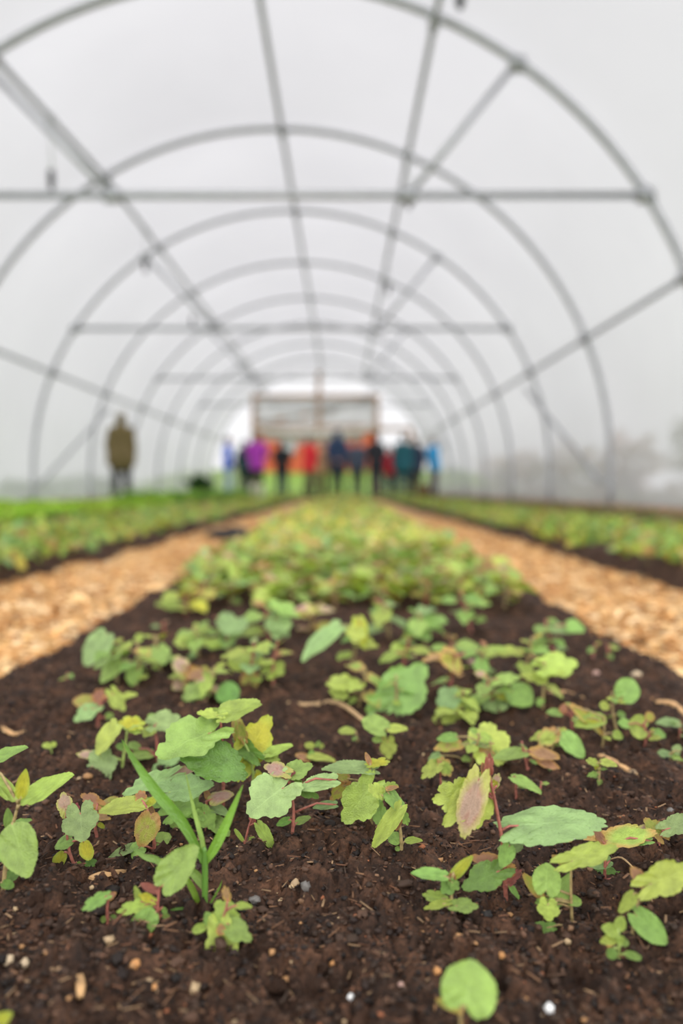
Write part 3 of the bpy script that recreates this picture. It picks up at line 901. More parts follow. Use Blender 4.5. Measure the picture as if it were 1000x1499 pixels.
def near_pt(poly, B):
    best = None
    for a, b in zip(poly[:-1], poly[1:]):
        for k in range(9):
            p = a.lerp(b, k / 8)
            d = (p - B).length + max(0, p.z - B.z + .002) * 1.5
            if best is None or d < best[0]: best = (d, p)
    return best[1]

def plant(label, bx, by, stem, leaves, mat=None, name='seedling', group=None, cat='seedling', r=3.2, extra=None):
    """bx,by: where the stem meets the soil; stem: [(px,py,cm behind)]; leaves: (shape, colour, base x, y, tip x, y, width, facing[, cm behind[, variant]])"""
    G = ground(bx, by); Y = G.y; s = Y / FPX
    root = empty(name, G, label, cat, group)
    poly = [G - Vector((0, 0, .004)), G]
    for q in stem: poly.append(at(q[0], q[1], Y + (q[2] * .01 if len(q) > 2 else 0)))
    tb = TB(); rad = r * s
    k = len(poly)
    tb.tube([p - G for p in smooth(poly)], [rad * (1 - .5 * i / (4 * (k - 1) + 0)) for i in range(4 * (k - 1) + 1)], 8)
    for lf in leaves:
        shape, colr, x0, y0, x1, y1, w, nn = lf[:8]
        dd = lf[8] * .01 if len(lf) > 8 else 0
        var = lf[9] if len(lf) > 9 else None
        n_ = Vector(NH[nn] if isinstance(nn, str) else nn)
        B = at(x0, y0, Y + dd)
        d = ray(x1, y1); den = d.dot(n_)
        t = (B - CAM).dot(n_) / den if abs(den) > .05 else B.y / d.y
        T = CAM + d * t
        lim = 1.9 * max(math.hypot(x1 - x0, y1 - y0), w * .6) * s
        if (T - B).length > lim:
            T = at(x1, y1, B.y + max(-lim, min(lim, T.y - B.y)) * .6)
        wr = min(px_width(B, T, n_, w), 2.0 * w * s)
        put_leaf(root, G, shape, colr, B, T, wr, n_, var)
        S = near_pt(poly[1:], B)
        if (S - B).length > .0008:
            m_ = S.lerp(B, .55) + Vector((0, 0, .12 * (S - B).length))
            e_ = B + (T - B).normalized() * min(.003, .1 * (T - B).length)
            tb.tube([p - G for p in (S, m_, B, e_)], [rad * .62, rad * .5, rad * .42, rad * .2], 6)
    tb.obj('stem', mat or STEM_BRN, root)
    if extra: extra(root, G, Y)
    return root
def smooth(P):
    out = []
    for i in range(len(P) - 1):
        p0, p1, p2, p3 = P[max(i - 1, 0)], P[i], P[i + 1], P[min(i + 2, len(P) - 1)]
        for k in range(4):
            t = k / 4
            out.append(.5 * ((2 * p1) + (p2 - p0) * t + (2 * p0 - 5 * p1 + 4 * p2 - p3) * t * t + (3 * p1 - p0 - 3 * p2 + p3) * t ** 3))
    out.append(P[-1]); return out

m, n, l, b = new_mat('water')
b.inputs['Base Color'].default_value = (1, 1, 1, 1); b.inputs['Roughness'].default_value = .02; b.inputs['Transmission Weight'].default_value = 1.0; b.inputs['IOR'].default_value = 1.33
WATER = m
def droplets(n_, seed, rmax=.0009, hint=None):
    """beads of water standing on a leaf, one joined part"""
    def f(leaf):
        q = random.Random(seed); V, F = _ico(2, 1); 
        bm = bmesh.new(); bmesh.ops.create_icosphere(bm, subdivisions=1, radius=1)
        T = np.array([v.co[:] for v in bm.verts]); TF = np.array([[v.index for v in g.verts] for g in bm.faces]); bm.free()
        me = leaf.data; vs = [v.co for v in me.vertices]; nn = [v.normal for v in me.vertices]
        sx, sy, sz = leaf.matrix_basis.to_scale()
        pv, pf = [], []
        for i in range(n_):
            k = q.randrange(1, len(vs)); r = rmax * q.uniform(.35, 1) ** 1.4
            c = np.array(vs[k][:]) * (.98) + np.array([0, .01, 0])
            pf.append(TF + len(pv) * len(T)); pv.append(c + T * np.array([r / sx, r / sy, r * .7 / sz]) + np.array([0, 0, r * .3 / sz]))
        o = mesh_np('water_droplets', np.concatenate(pv), np.concatenate(pf), WATER, leaf); o['kind'] = 'stuff'
    return f

# ------------------------------------------------------------------ foreground plants, one by one
SWEED = STEM_GRN
plant('broad smooth-leaved weed seedling at the left picture edge', 4, 1302, [(10, 1250, 0), (18, 1212, 0), (27, 1176, 0)], [
    ('S', 'l', 29, 1178, 108, 1131, 27, (.15, -.6, 1), 0, 0), ('S', 'l', 25, 1172, -32, 1122, 27, (-.15, -.6, 1), 0, 0),
    ('S', 'y', 30, 1170, 38, 1125, 21, (.3, -1, .2), -.2, 2), ('S', 'g', 18, 1206, 42, 1284, 62, (.1, -1, .55), -.5, 0),
    ('S', 'g', 20, 1210, 47, 1199, 11, 'e', .6, 0), ('S', 'g', 14, 1214, 11, 1183, 16, (.4, -1, .2), .4, 0),
    ('S', 'g', -18, 1118, 41, 1092, 17, 'u', 1.5, 0), ('R', 'd', 5, 1288, 28, 1277, 18, 'm', .4, 0), ('R', 'd', 2, 1292, 20, 1298, 16, 'm', -.3, 0),
    ('S', 'd', 8, 1240, -22, 1262, 30, 'm', .5, 0)], STEM_BRN, 'weed_seedling', cat='weed', r=4)

plant('seedling with two bronze top leaves and yellow seed leaves, right of the smooth-leaved weed', 110, 1268, [(100, 1240, 0), (97, 1200, 0)], [
    ('L', 'b', 118, 1191, 121, 1231, 57, 'm', -.4, 0), ('R', 'y', 95, 1247, 79, 1271, 19, 'f', .1, 0), ('R', 'y', 122, 1231, 132, 1259, 22, 'f', -.2, 0),
    ('T', 'g', 105, 1227, 79, 1240, 20, 'm', 0, 1), ('R', 'g', 112, 1262, 119, 1276, 15, 'f', 0, 0), ('R', 'd', 124, 1264, 143, 1263, 13, 'm', .2, 0),
    ('L', 'p', 97, 1186, 92, 1160, 25, 'f', .3, 0), ('C', 'r', 106, 1194, 113, 1175, 15, 'f', .1, 0), ('T', 'd', 102, 1236, 92, 1226, 10, 'm', .2, 0)], STEM_RED)

plant('bronze-leaved tiny seedling beside the seedling with yellow seed leaves', 142, 1226, [(139, 1205, 0), (142, 1182, 0)], [
    ('L', 'z', 143, 1177, 119, 1163, 22, 'm', .3, 0), ('T', 'o', 145, 1183, 173, 1163, 16, 'u', .3, 1), ('T', 'o', 139, 1188, 122, 1179, 13, 'm', 0, 0),
    ('L', 'z', 140, 1194, 162, 1199, 13, 'm', -.2, 0), ('R', 'y', 143, 1205, 153, 1212, 8, 'm', 0, 0)], STEM_RED)

plant('seedling with a hanging mottled leaf and pale leaf held left, behind the grass weed', 226, 1252, [(224, 1215, 0), (215, 1183, 0)], [
    ('T', 'l', 211, 1177, 144, 1187, 27, 'u', .2, 0), ('C', 'z', 208, 1172, 204, 1157, 19, 'f', .4, 0), ('T', 'z', 222, 1195, 219, 1177, 13, 'f', .2, 0),
    ('T', 'o', 221, 1192, 206, 1240, 38, (.3, -1, .3), -.3, 0), ('T', 'b', 205, 1237, 157, 1257, 15, 'u', .4, 0), ('T', 'g', 206, 1239, 172, 1273, 27, 'l', -.2, 1),
    ('T', 'g', 228, 1235, 250, 1222, 24, 'm', .4, 0), ('T', 'y', 214, 1180, 236, 1163, 12, 'u', .3, 0)], STEM_RED)

# the grass weed: long strap blades
def blade(root, G, pts, w, mat, name='blade', twist=0.0, face=(0, -1, .35)):
    P = smooth(pts); n_ = len(P); v = []; f = []; uv = []
    fv = Vector(face)
    for i, p in enumerate(P):
        t = (P[min(i + 1, n_ - 1)] - P[max(i - 1, 0)]).normalized()
        x = t.cross(fv).normalized(); nn = x.cross(t)
        k = i / (n_ - 1); ww = w * (min(1, .55 + 1.6 * k) if k < .3 else 1) * (1 - max(0, (k - .45) / .55) ** 1.4) + .0001
        for j, (a, dz) in enumerate(((-.5, .12), (-.22, .0), (0, -.05), (.22, 0), (.5, .12))):
            v.append(p - G + x * ww * a + nn * ww * dz); uv.append((a * .2, k))
    for i in range(n_ - 1):
        for j in range(4):
            a = i * 5 + j; f.append((a, a + 1, a + 6, a + 5))
    o = mesh_np(name, [tuple(q) for q in v], f, mat, root)
    u = o.data.uv_layers.new(name='UVMap'); li = np.zeros(len(o.data.loops), dtype=np.int32); o.data.loops.foreach_get('vertex_index', li)
    u.data.foreach_set('uv', np.array(uv, dtype=np.float32)[li].ravel())
    return o
def grass_weed():
    G = ground(300, 1328); Y = G.y; s = Y / FPX
    r = empty('grass_weed', G, 'young grass weed with two long strap blades standing before the seedling clump', 'weed')
    q = lambda a: [at(x, y, Y + d * .01) for x, y, d in a]
    blade(r, G, q([(299, 1262, 0), (268, 1205, -.1), (230, 1160, -.2), (200, 1118, -.1), (178, 1082, 0)]), 16 * s, LM['w'])
    blade(r, G, q([(301, 1262, 0), (318, 1235, -.2), (338, 1192, -.3), (356, 1148, -.3)]), 15 * s, LM['w'], face=(-.3, -1, .2))
    blade(r, G, q([(300, 1260, 0), (296, 1230, .1), (284, 1185, .3), (271, 1128, .6)]), 7 * s, LM['g'])
    blade(r, G, q([(292, 1330, .1), (285, 1308, -.1), (270, 1282, -.3), (252, 1270, -.5)]), 9 * s, LM['w'])
    blade(r, G, q([(299, 1300, 0), (290, 1285, -.1), (278, 1272, -.2), (266, 1260, -.3)]), 13 * s, LM['g'])
    blade(r, G, q([(246, 1268, .4), (228, 1258, .2), (212, 1254, .2), (196, 1245, .3)]), 10 * s, LM['g'])
    blade(r, G, q([(303, 1330, 0), (312, 1316, .1), (322, 1298, .2), (325, 1288, .2)]), 3 * s, LM['w'])
    blade(r, G, q([(299, 1332, 0), (275, 1330, -.2), (255, 1331, -.3), (240, 1338, -.2)]), 4 * s, LM['d'])
    tb = TB(); P = [G - Vector((0, 0, .004)), G] + q([(300, 1300, 0), (300, 1258, 0), (299, 1240, 0)])
    tb.tube([p - G for p in smooth(P)], [4.4 * s] * 8 + [4.6 * s] * 5 + [3.5 * s] * 3 + [1.5 * s], 8).obj('sheath', LM['w'], r)
grass_weed()

def first_leaf_drops(idx, n_, seed, rm=.0007):
    def f(root, G, Y):
        lv = [o for o in root.children if o.name.startswith('leaf')]
        droplets(n_, seed, rm)(lv[idx])
    return f
# the clump behind the grass
plant('tallest seedling of the clump behind the grass weed, lime top leaf on a red stem', 326, 1200, [(327, 1150, .2), (325, 1090, .3), (323, 1052, .2)], [
    ('T', 'l', 320, 1051, 382, 1026, 30, (-.1, -.5, 1), 0, 0), ('L', 'l', 320, 1048, 289, 1043, 17, 'u', .2, 0), ('L', 'g', 306, 1074, 231, 1106, 62, 'u', -.4, 0),
    ('L', 'y', 308, 1080, 282, 1098, 30, 'm', .6, 0), ('K', 'd', 284, 1098, 360, 1136, 64, (0, -1, .7), -.8, 0), ('C', 'l', 322, 1049, 312, 1036, 12, 'f', .3, 1)], STEM_RED, r=3.4, extra=first_leaf_drops(4, 60, 5))
plant('seedling with one upright yellow scalloped leaf in the clump behind the grass weed', 372, 1185, [(371, 1140, 0), (366, 1105, 0), (358, 1088, .2)], [
    ('L', 'y', 357, 1112, 395, 1049, 52, (.1, -1, .4), .3, 0), ('T', 'o', 354, 1087, 343, 1043, 22, 'f', .5, 1), ('C', 'o', 358, 1084, 350, 1056, 16, 'f', .2, 0),
    ('L', 'd', 373, 1106, 344, 1081, 28, 'l', -.3, 2), ('T', 'l', 389, 1106, 429, 1089, 15, 'u', -.2, 0), ('C', 'l', 388, 1108, 410, 1112, 16, 'm', -.2, 0), ('T', 'y', 374, 1130, 386, 1146, 14, 'f', 0, 1)], STEM_GRN)
plant("seedling with pale lobed leaves at the clump's left, right behind the long grass blade", 262, 1215, [(258, 1190, 0), (248, 1160, 0)], [
    ('L', 'b', 248, 1160, 312, 1148, 40, 'm', -1.0, 0), ('L', 'b', 244, 1139, 181, 1163, 26, 'u', .3, 0), ('L', 'p', 246, 1142, 287, 1124, 20, 'm', .5, 0),
    ('L', 'g', 252, 1190, 290, 1164, 38, 'm', .2, 0), ('T', 'g', 254, 1195, 276, 1226, 26, 'f', .2, 0), ('L', 'g', 240, 1176, 214, 1170, 22, 'm', .2, 0)], STEM_GRN)
plant('seedling with a brownish pink folded top leaf right of the grass blades', 302, 1218, [(303, 1190, 0), (302, 1172, 0)], [
    ('T', 'p', 308, 1171, 342, 1157, 20, 'u', -.1, 1), ('T', 'z', 306, 1170, 300, 1154, 10, 'f', .2, 0), ('L', 'g', 288, 1188, 249, 1171, 36, 'm', 0, 0),
    ('L', 'g', 299, 1190, 312, 1213, 30, 'f', -.2, 0), ('T', 'b', 308, 1180, 335, 1193, 17, 'u', .2, 0), ('L', 'g', 310, 1200, 338, 1224, 26, 'm', .1, 0)], STEM_RED)
plant('seedling with a large blue-green lobed leaf tilted forward, right side of the clump', 428, 1222, [(430, 1185, 0), (425, 1150, .1)], [
    ('L', 'b', 414, 1154, 364, 1192, 70, (.05, -.85, .9), -.3, 0), ('L', 'p', 416, 1131, 387, 1121, 24, 'm', .2, 0), ('C', 'r', 417, 1138, 432, 1126, 13, 'u', 0, 0),
    ('L', 'g', 420, 1134, 457, 1120, 30, 'm', .4, 0), ('T', 'b', 492, 1142, 437, 1155, 26, 'u', .3, 0), ('L', 'd', 438, 1150, 466, 1168, 22, 'f', .3, 0),
    ('T', 'g', 434, 1205, 455, 1195, 12, 'u', .1, 0), ('T', 'd', 424, 1200, 405, 1208, 13, 'm', -.1, 0), ('T', 'b', 492, 1178, 458, 1182, 14, 'u', .6, 0)], STEM_RED)
plant('thin red-stemmed seedling with one drooping narrow leaf before the big blue-green leaf', 358, 1238, [(363, 1215, 0), (370, 1192, 0)], [
    ('T', 'l', 377, 1206, 403, 1247, 19, 'r', -.3, 0), ('C', 'r', 371, 1202, 368, 1184, 12, 'f', .1, 0), ('R', 'l', 357, 1232, 343, 1213, 7, 'f', 0, 0), ('R', 'l', 359, 1232, 373, 1225, 6, 'u', 0, 0)], STEM_RED, r=2.4)
plant('seedling with a long flat leaf over one bright lobed leaf, middle of the bed', 545, 1212, [(541, 1180, 0), (542, 1130, 0)], [
    ('T', 'b', 549, 1127, 471, 1124, 22, (0, -.4, 1), 0, 0), ('C', 'y', 541, 1120, 571, 1113, 15, 'u', 0, 0), ('T', 'z', 542, 1118, 535, 1101, 9, 'f', 0, 1),
    ('L', 'l', 540, 1155, 503, 1203, 58, (.1, -1, .35), -.5, 0), ('L', 'g', 553, 1180, 562, 1216, 24, 'f', .2, 0), ('L', 'o', 503, 1150, 484, 1172, 20, 'f', .8, 0), ('T', 'o', 510, 1140, 492, 1134, 16, 'm', .8, 0)], STEM_BRN, extra=first_leaf_drops(0, 14, 6, .0005))
plant('seedling with arching narrow toothed leaves, right of the bright face-on lobed leaf', 588, 1245, [(586, 1215, 0), (578, 1180, 0), (567, 1158, 0)], [
    ('C', 'l', 560, 1165, 540, 1147, 22, 'm', .1, 0), ('C', 'l', 565, 1152, 583, 1149, 14, 'm', .1, 0), ('T', 'z', 566, 1156, 584, 1151, 8, 'u', -.1, 0), ('T', 'g', 568, 1160, 598, 1190, 22, 'r', -.1, 1),
    ('T', 'l', 588, 1180, 545, 1241, 27, (-.4, -1, .4), -.4, 0), ('C', 'g', 590, 1190, 597, 1208, 14, 'f', 0, 0), ('T', 'z', 586, 1196, 580, 1216, 10, 'f', -.2, 0),
    ('R', 'g', 586, 1233, 569, 1222, 20, 'm', 0, 0), ('S', 'l', 592, 1232, 619, 1230, 11, 'u', 0, 0), ('R', 'g', 586, 1243, 578, 1242, 8, 'm', -.1, 0), ('R', 'g', 590, 1247, 588, 1252, 7, 'f', -.1, 0)], STEM_BRN)
# left, behind the long grass blade
plant('seedling with a heart-shaped pale leaf tilted forward, behind the tip of the long grass blade', 178, 1135, [(182, 1100, 0), (186, 1070, 0)], [
    ('L', 'b', 148, 1111, 155, 1145, 48, 'm', -.3, 0), ('C', 'p', 142, 1108, 112, 1102, 15, 'u', 0, 0), ('T', 'l', 172, 1061, 139, 1104, 27, 'l', -.1, 0),
    ('C', 'y', 205, 1062, 172, 1056, 24, 'm', .3, 0), ('C', 'l', 190, 1066, 206, 1072, 14, 'm', .2, 0), ('R', 'g', 188, 1098, 170, 1090, 12, 'm', .3, 0)], STEM_GRN)
plant('reddish-stemmed seedling with leaves to both sides, between grass blade and red-stemmed clump', 230, 1120, [(230, 1090, 0), (226, 1062, 0)], [
    ('L', 'b', 228, 1060, 263, 1050, 32, 'm', .2, 0), ('T', 'l', 224, 1066, 211, 1078, 18, 'u', 0, 0), ('T', 'g', 222, 1104, 187, 1107, 17, 'u', 0, 0), ('R', 'g', 205, 1096, 187, 1088, 13, 'm', .3, 0),
    ('L', 'b', 264, 1100, 224, 1128, 26, 'm', .1, 0), ('T', 'g', 232, 1062, 218, 1044, 20, 'm', .4, 0)], STEM_RED)
plant('small bronze and green seedling alone left of the clump, before the purple-leaved seedlings', 142, 1064, [(146, 1040, 0), (150, 1026, 0)], [
    ('T', 'o', 140, 1031, 106, 1024, 24, 'm', .2, 0), ('L', 'b', 138, 1038, 109, 1055, 24, 'm', -.2, 0), ('C', 'z', 140, 1026, 150, 1008, 18, 'f', .2, 0), ('C', 'z', 155, 1022, 176, 1014, 13, 'm', .2, 0),
    ('L', 'l', 166, 1016, 182, 1040, 25, 'f', 0, 0), ('T', 'l', 180, 1020, 201, 1016, 10, 'u', 0, 0), ('R', 'g', 154, 1050, 166, 1046, 10, 'm', 0, 0)], STEM_RED)
plant('tiny two-leaved sprout on bare soil behind the smooth-leaved weed', 75, 1102, [(75, 1094, 0)], [
    ('R', 'l', 75, 1094, 62, 1089, 10, 'm', 0, 0), ('R', 'l', 76, 1093, 81, 1086, 9, 'f', 0, 0)], STEM_GRN, r=2)
plant('tiny sprout on bare soil left of the long flat leaf', 462, 1102, [(462, 1094, 0)], [
    ('R', 'l', 462, 1095, 446, 1089, 11, 'm', 0, 0), ('R', 'l', 464, 1095, 474, 1090, 9, 'm', 0, 0), ('R', 'g', 463, 1095, 468, 1085, 8, 'f', 0, 0)], STEM_GRN, r=2)
plant('low seedling with an orange folded leaf and a lime leaf, behind the long flat leaf', 452, 1126, [(451, 1112, 0)], [
    ('T', 'l', 452, 1107, 491, 1113, 12, 'u', 0, 0), ('T', 'z', 453, 1112, 432, 1104, 13, 'm', 0, 0), ('T', 'g', 455, 1106, 458, 1098, 10, 'f', .1, 0)], STEM_BRN, r=2.4)

# right side
plant('tall red-stemmed seedling with a hanging bronze leaf and one broad pale leaf', 741, 1322, [(739, 1282, 0), (737, 1243, 0), (730, 1200, 0), (722, 1160, 0), (717, 1136, 0), (716, 1110, 0)], [
    ('K', 'p', 701, 1141, 677, 1227, 44, (-.35, -1, .25), -.4, 0), ('C', 'l', 694, 1160, 635, 1172, 54, 'f', .3, 0), ('L', 'l', 698, 1155, 650, 1208, 44, 'f', .2, 0), ('L', 'l', 708, 1158, 697, 1212, 38, (.3, -1, .3), .3, 0),
    ('C', 'r', 715, 1135, 717, 1103, 15, (-.2, -1, .1), -.1, 2), ('T', 'z', 712, 1138, 706, 1116, 12, 'f', -.1, 2), ('C', 'p', 722, 1152, 731, 1132, 15, 'f', .1, 0),
    ('K', 'b', 757, 1209, 887, 1195, 58, (-.02, -.66, 1), 0, 1), ('T', 'g', 746, 1238, 734, 1269, 26, 'f', -.3, 0), ('L', 'b', 742, 1243, 770, 1230, 24, 'm', .4, 0),
    ('L', 'd', 729, 1276, 678, 1300, 46, (.1, -.8, .9), -.3, 0), ('L', 'z', 735, 1270, 689, 1254, 28, 'm', 0, 0), ('C', 'r', 742, 1296, 764, 1272, 15, 'm', -.1, 0), ('T', 'g', 746, 1297, 761, 1316, 9, 'r', -.1, 0), ('C', 'y', 728, 1150, 718, 1142, 10, 'f', .1, 0)],
    STEM_RED, r=3.6, extra=first_leaf_drops(7, 26, 9, .0006))
plant('low seedling with light leaves spreading left, at the foot of the tall red-stemmed seedling', 662, 1338, [(661, 1305, 0), (664, 1277, 0)], [
    ('T', 'g', 652, 1283, 602, 1277, 20, 'u', 0, 0), ('T', 'y', 662, 1284, 693, 1253, 19, 'f', .1, 1), ('T', 'z', 662, 1292, 662, 1276, 12, 'f', 0, 0), ('L', 'g', 660, 1296, 646, 1306, 26, 'm', 0, 0), ('L', 'g', 662, 1292, 672, 1302, 16, 'f', -.2, 0),
    ('C', 'l', 650, 1316, 619, 1309, 20, 'm', 0, 0), ('L', 'g', 668, 1326, 700, 1327, 24, 'm', -.2, 0), ('L', 'l', 650, 1323, 621, 1330, 14, 'm', -.2, 0), ('R', 'g', 658, 1336, 652, 1342, 9, 'f', -.1, 0)], STEM_BRN)
plant('seedling with a pointed lime top leaf over cupped green leaves, below the broad pale leaf', 838, 1352, [(836, 1310, 0), (836, 1266, 0)], [
    ('L', 'l', 836, 1261, 903, 1240, 37, 'm', 0, 0), ('T', 'o', 836, 1269, 808, 1252, 15, 'm', .2, 0), ('H', 'g', 799, 1304, 802, 1263, 44, (-.1, -1, .6), -.1, 0), ('T', 'g', 808, 1325, 837, 1278, 25, (.4, -1, .3), -.2, 0),
    ('L', 'l', 802, 1324, 803, 1348, 34, 'm', -.5, 0), ('R', 'g', 828, 1317, 852, 1321, 17, 'm', .1, 0), ('L', 'g', 802, 1358, 772, 1362, 20, 'm', -.3, 0), ('T', 'o', 793, 1312, 765, 1278, 17, 'l', .2, 0), ('C', 'g', 800, 1318, 784, 1322, 14, 'f', -.1, 0)], STEM_BRN)
plant('seedling with a red-edged yellow-green leaf reaching right, past the broad pale leaf', 885, 1288, [(886, 1260, 0), (886, 1232, 0)], [
    ('L', 'e', 887, 1231, 960, 1218, 36, 'm', .1, 0), ('T', 'z', 884, 1234, 867, 1208, 14, 'f', -.1, 1), ('T', 'g', 953, 1231, 907, 1237, 14, 'u', .2, 0), ('L', 'd', 905, 1290, 849, 1278, 34, 'm', .3, 0), ('T', 'g', 900, 1296, 912, 1272, 16, 'm', .4, 0), ('T', 'b', 893, 1260, 862, 1268, 22, 'm', .3, 0)], STEM_RED)
plant('red-stalked seedling at the right picture edge behind the bright yellow-green leaf', 964, 1252, [(966, 1232, 0), (971, 1215, 0)], [
    ('L', 'b', 979, 1213, 1018, 1199, 34, 'm', 0, 0), ('L', 'o', 966, 1223, 944, 1198, 25, 'm', 0, 0), ('T', 'p', 966, 1220, 936, 1210, 18, 'm', .2, 0)], STEM_RED)
plant('seedling with a big yellow-green leaf cut by the right picture edge', 926, 1372, [(930, 1335, 0), (943, 1298, 0)], [
    ('L', 'l', 952, 1294, 1012, 1268, 54, 'f', -.1, 0), ('T', 'z', 943, 1296, 924, 1268, 20, 'm', .1, 0), ('T', 'l', 928, 1308, 907, 1336, 22, 'f', -.2, 0), ('H', 'g', 932, 1340, 977, 1382, 37, (-.2, -1, .6), -.2, 0), ('T', 'g', 930, 1328, 915, 1318, 14, 'm', .1, 0)], STEM_BRN)
plant('rosette of small bright green leaves below the big yellow-green leaf at right', 906, 1408, [(906, 1390, 0), (906, 1366, 0)], [
    ('T', 'l', 906, 1366, 881, 1357, 22, 'm', 0, 0), ('T', 'l', 905, 1360, 912, 1341, 20, 'f', .1, 0), ('T', 'l', 902, 1374, 879, 1379, 18, 'm', -.1, 0), ('R', 'g', 898, 1388, 893, 1404, 18, 'f', -.2, 0), ('R', 'g', 910, 1383, 920, 1377, 13, 'm', 0, 0), ('R', 'g', 914, 1396, 940, 1403, 13, 'm', -.1, 0), ('T', 'l', 906, 1372, 912, 1382, 14, 'f', -.2, 0)], STEM_GRN)
plant('blurred seedling with one heart-shaped leaf, nearest plant at the bottom picture edge', 676, 1512, [(674, 1485, 0), (676, 1472, 0)], [
    ('H', 'g', 682, 1473, 693, 1405, 86, (.05, -1, .55), .1, 0), ('T', 'o', 676, 1478, 638, 1463, 20, 'u', 0, 0)], STEM_BRN, r=4)
plant('yellow leaf tip of a weed poking into the bottom left picture corner', -18, 1520, [(-12, 1508, 0)], [('S', 'y', -14, 1508, 18, 1482, 24, 'm', 0, 0), ('S', 'y', -16, 1508, -30, 1490, 20, 'm', 0, 0)], STEM_GRN, cat='weed', name='weed_seedling')
# bottom left trio
plant('small blurred three-leaved seedling, leftmost of the trio below the grass weed', 158, 1350, [(157, 1330, 0), (159, 1314, 0)], [
    ('C', 'g', 156, 1312, 120, 1331, 21, 'm', -.2, 0), ('T', 'z', 158, 1316, 170, 1306, 11, 'm', .1, 0), ('T', 'g', 158, 1312, 148, 1308, 12, 'm', .2, 0), ('R', 'g', 155, 1342, 148, 1350, 9, 'f', 0, 0), ('R', 'g', 160, 1344, 171, 1343, 9, 'm', 0, 0)], STEM_RED)
plant('blurred seedling with one broad upright leaf and one round leaf, before the grass weed', 234, 1352, [(231, 1325, 0), (235, 1294, 0)], [
    ('T', 'g', 238, 1297, 287, 1238, 50, (-.1, -1, .4), -.2, 0), ('R', 'g', 229, 1334, 190, 1372, 36, 'f', -.3, 0), ('C', 'l', 216, 1324, 171, 1334, 22, 'm', 0, 0), ('T', 'l', 206, 1320, 197, 1297, 12, 'f', .1, 0),
    ('L', 'y', 222, 1318, 203, 1309, 15, 'm', 0, 0), ('T', 'r', 230, 1305, 205, 1293, 14, 'm', .1, 0), ('R', 'g', 238, 1328, 244, 1338, 8, 'f', 0, 0), ('R', 'g', 237, 1340, 249, 1343, 9, 'm', 0, 0)], STEM_RED)
plant('blurred seedling with a long lobed leaf hanging towards the viewer, before the grass stalk', 322, 1382, [(321, 1365, 0), (331, 1330, 0)], [
    ('L', 'l', 323, 1364, 330, 1436, 50, (0, -1, .45), -.2, 0), ('L', 'g', 333, 1352, 366, 1374, 36, 'm', -.2, 1), ('L', 'l', 337, 1344, 316, 1320, 36, 'm', .2, 0), ('T', 'l', 346, 1326, 369, 1327, 12, 'u', .2, 0),
    ('C', 'z', 334, 1317, 328, 1297, 13, 'f', .2, 0), ('R', 'l', 303, 1356, 281, 1363, 15, 'm', 0, 0), ('H', 'g', 311, 1355, 301, 1335, 18, 'f', 0, 0), ('T', 'z', 324, 1368, 323, 1352, 15, 'f', -.4, 0)], STEM_RED)

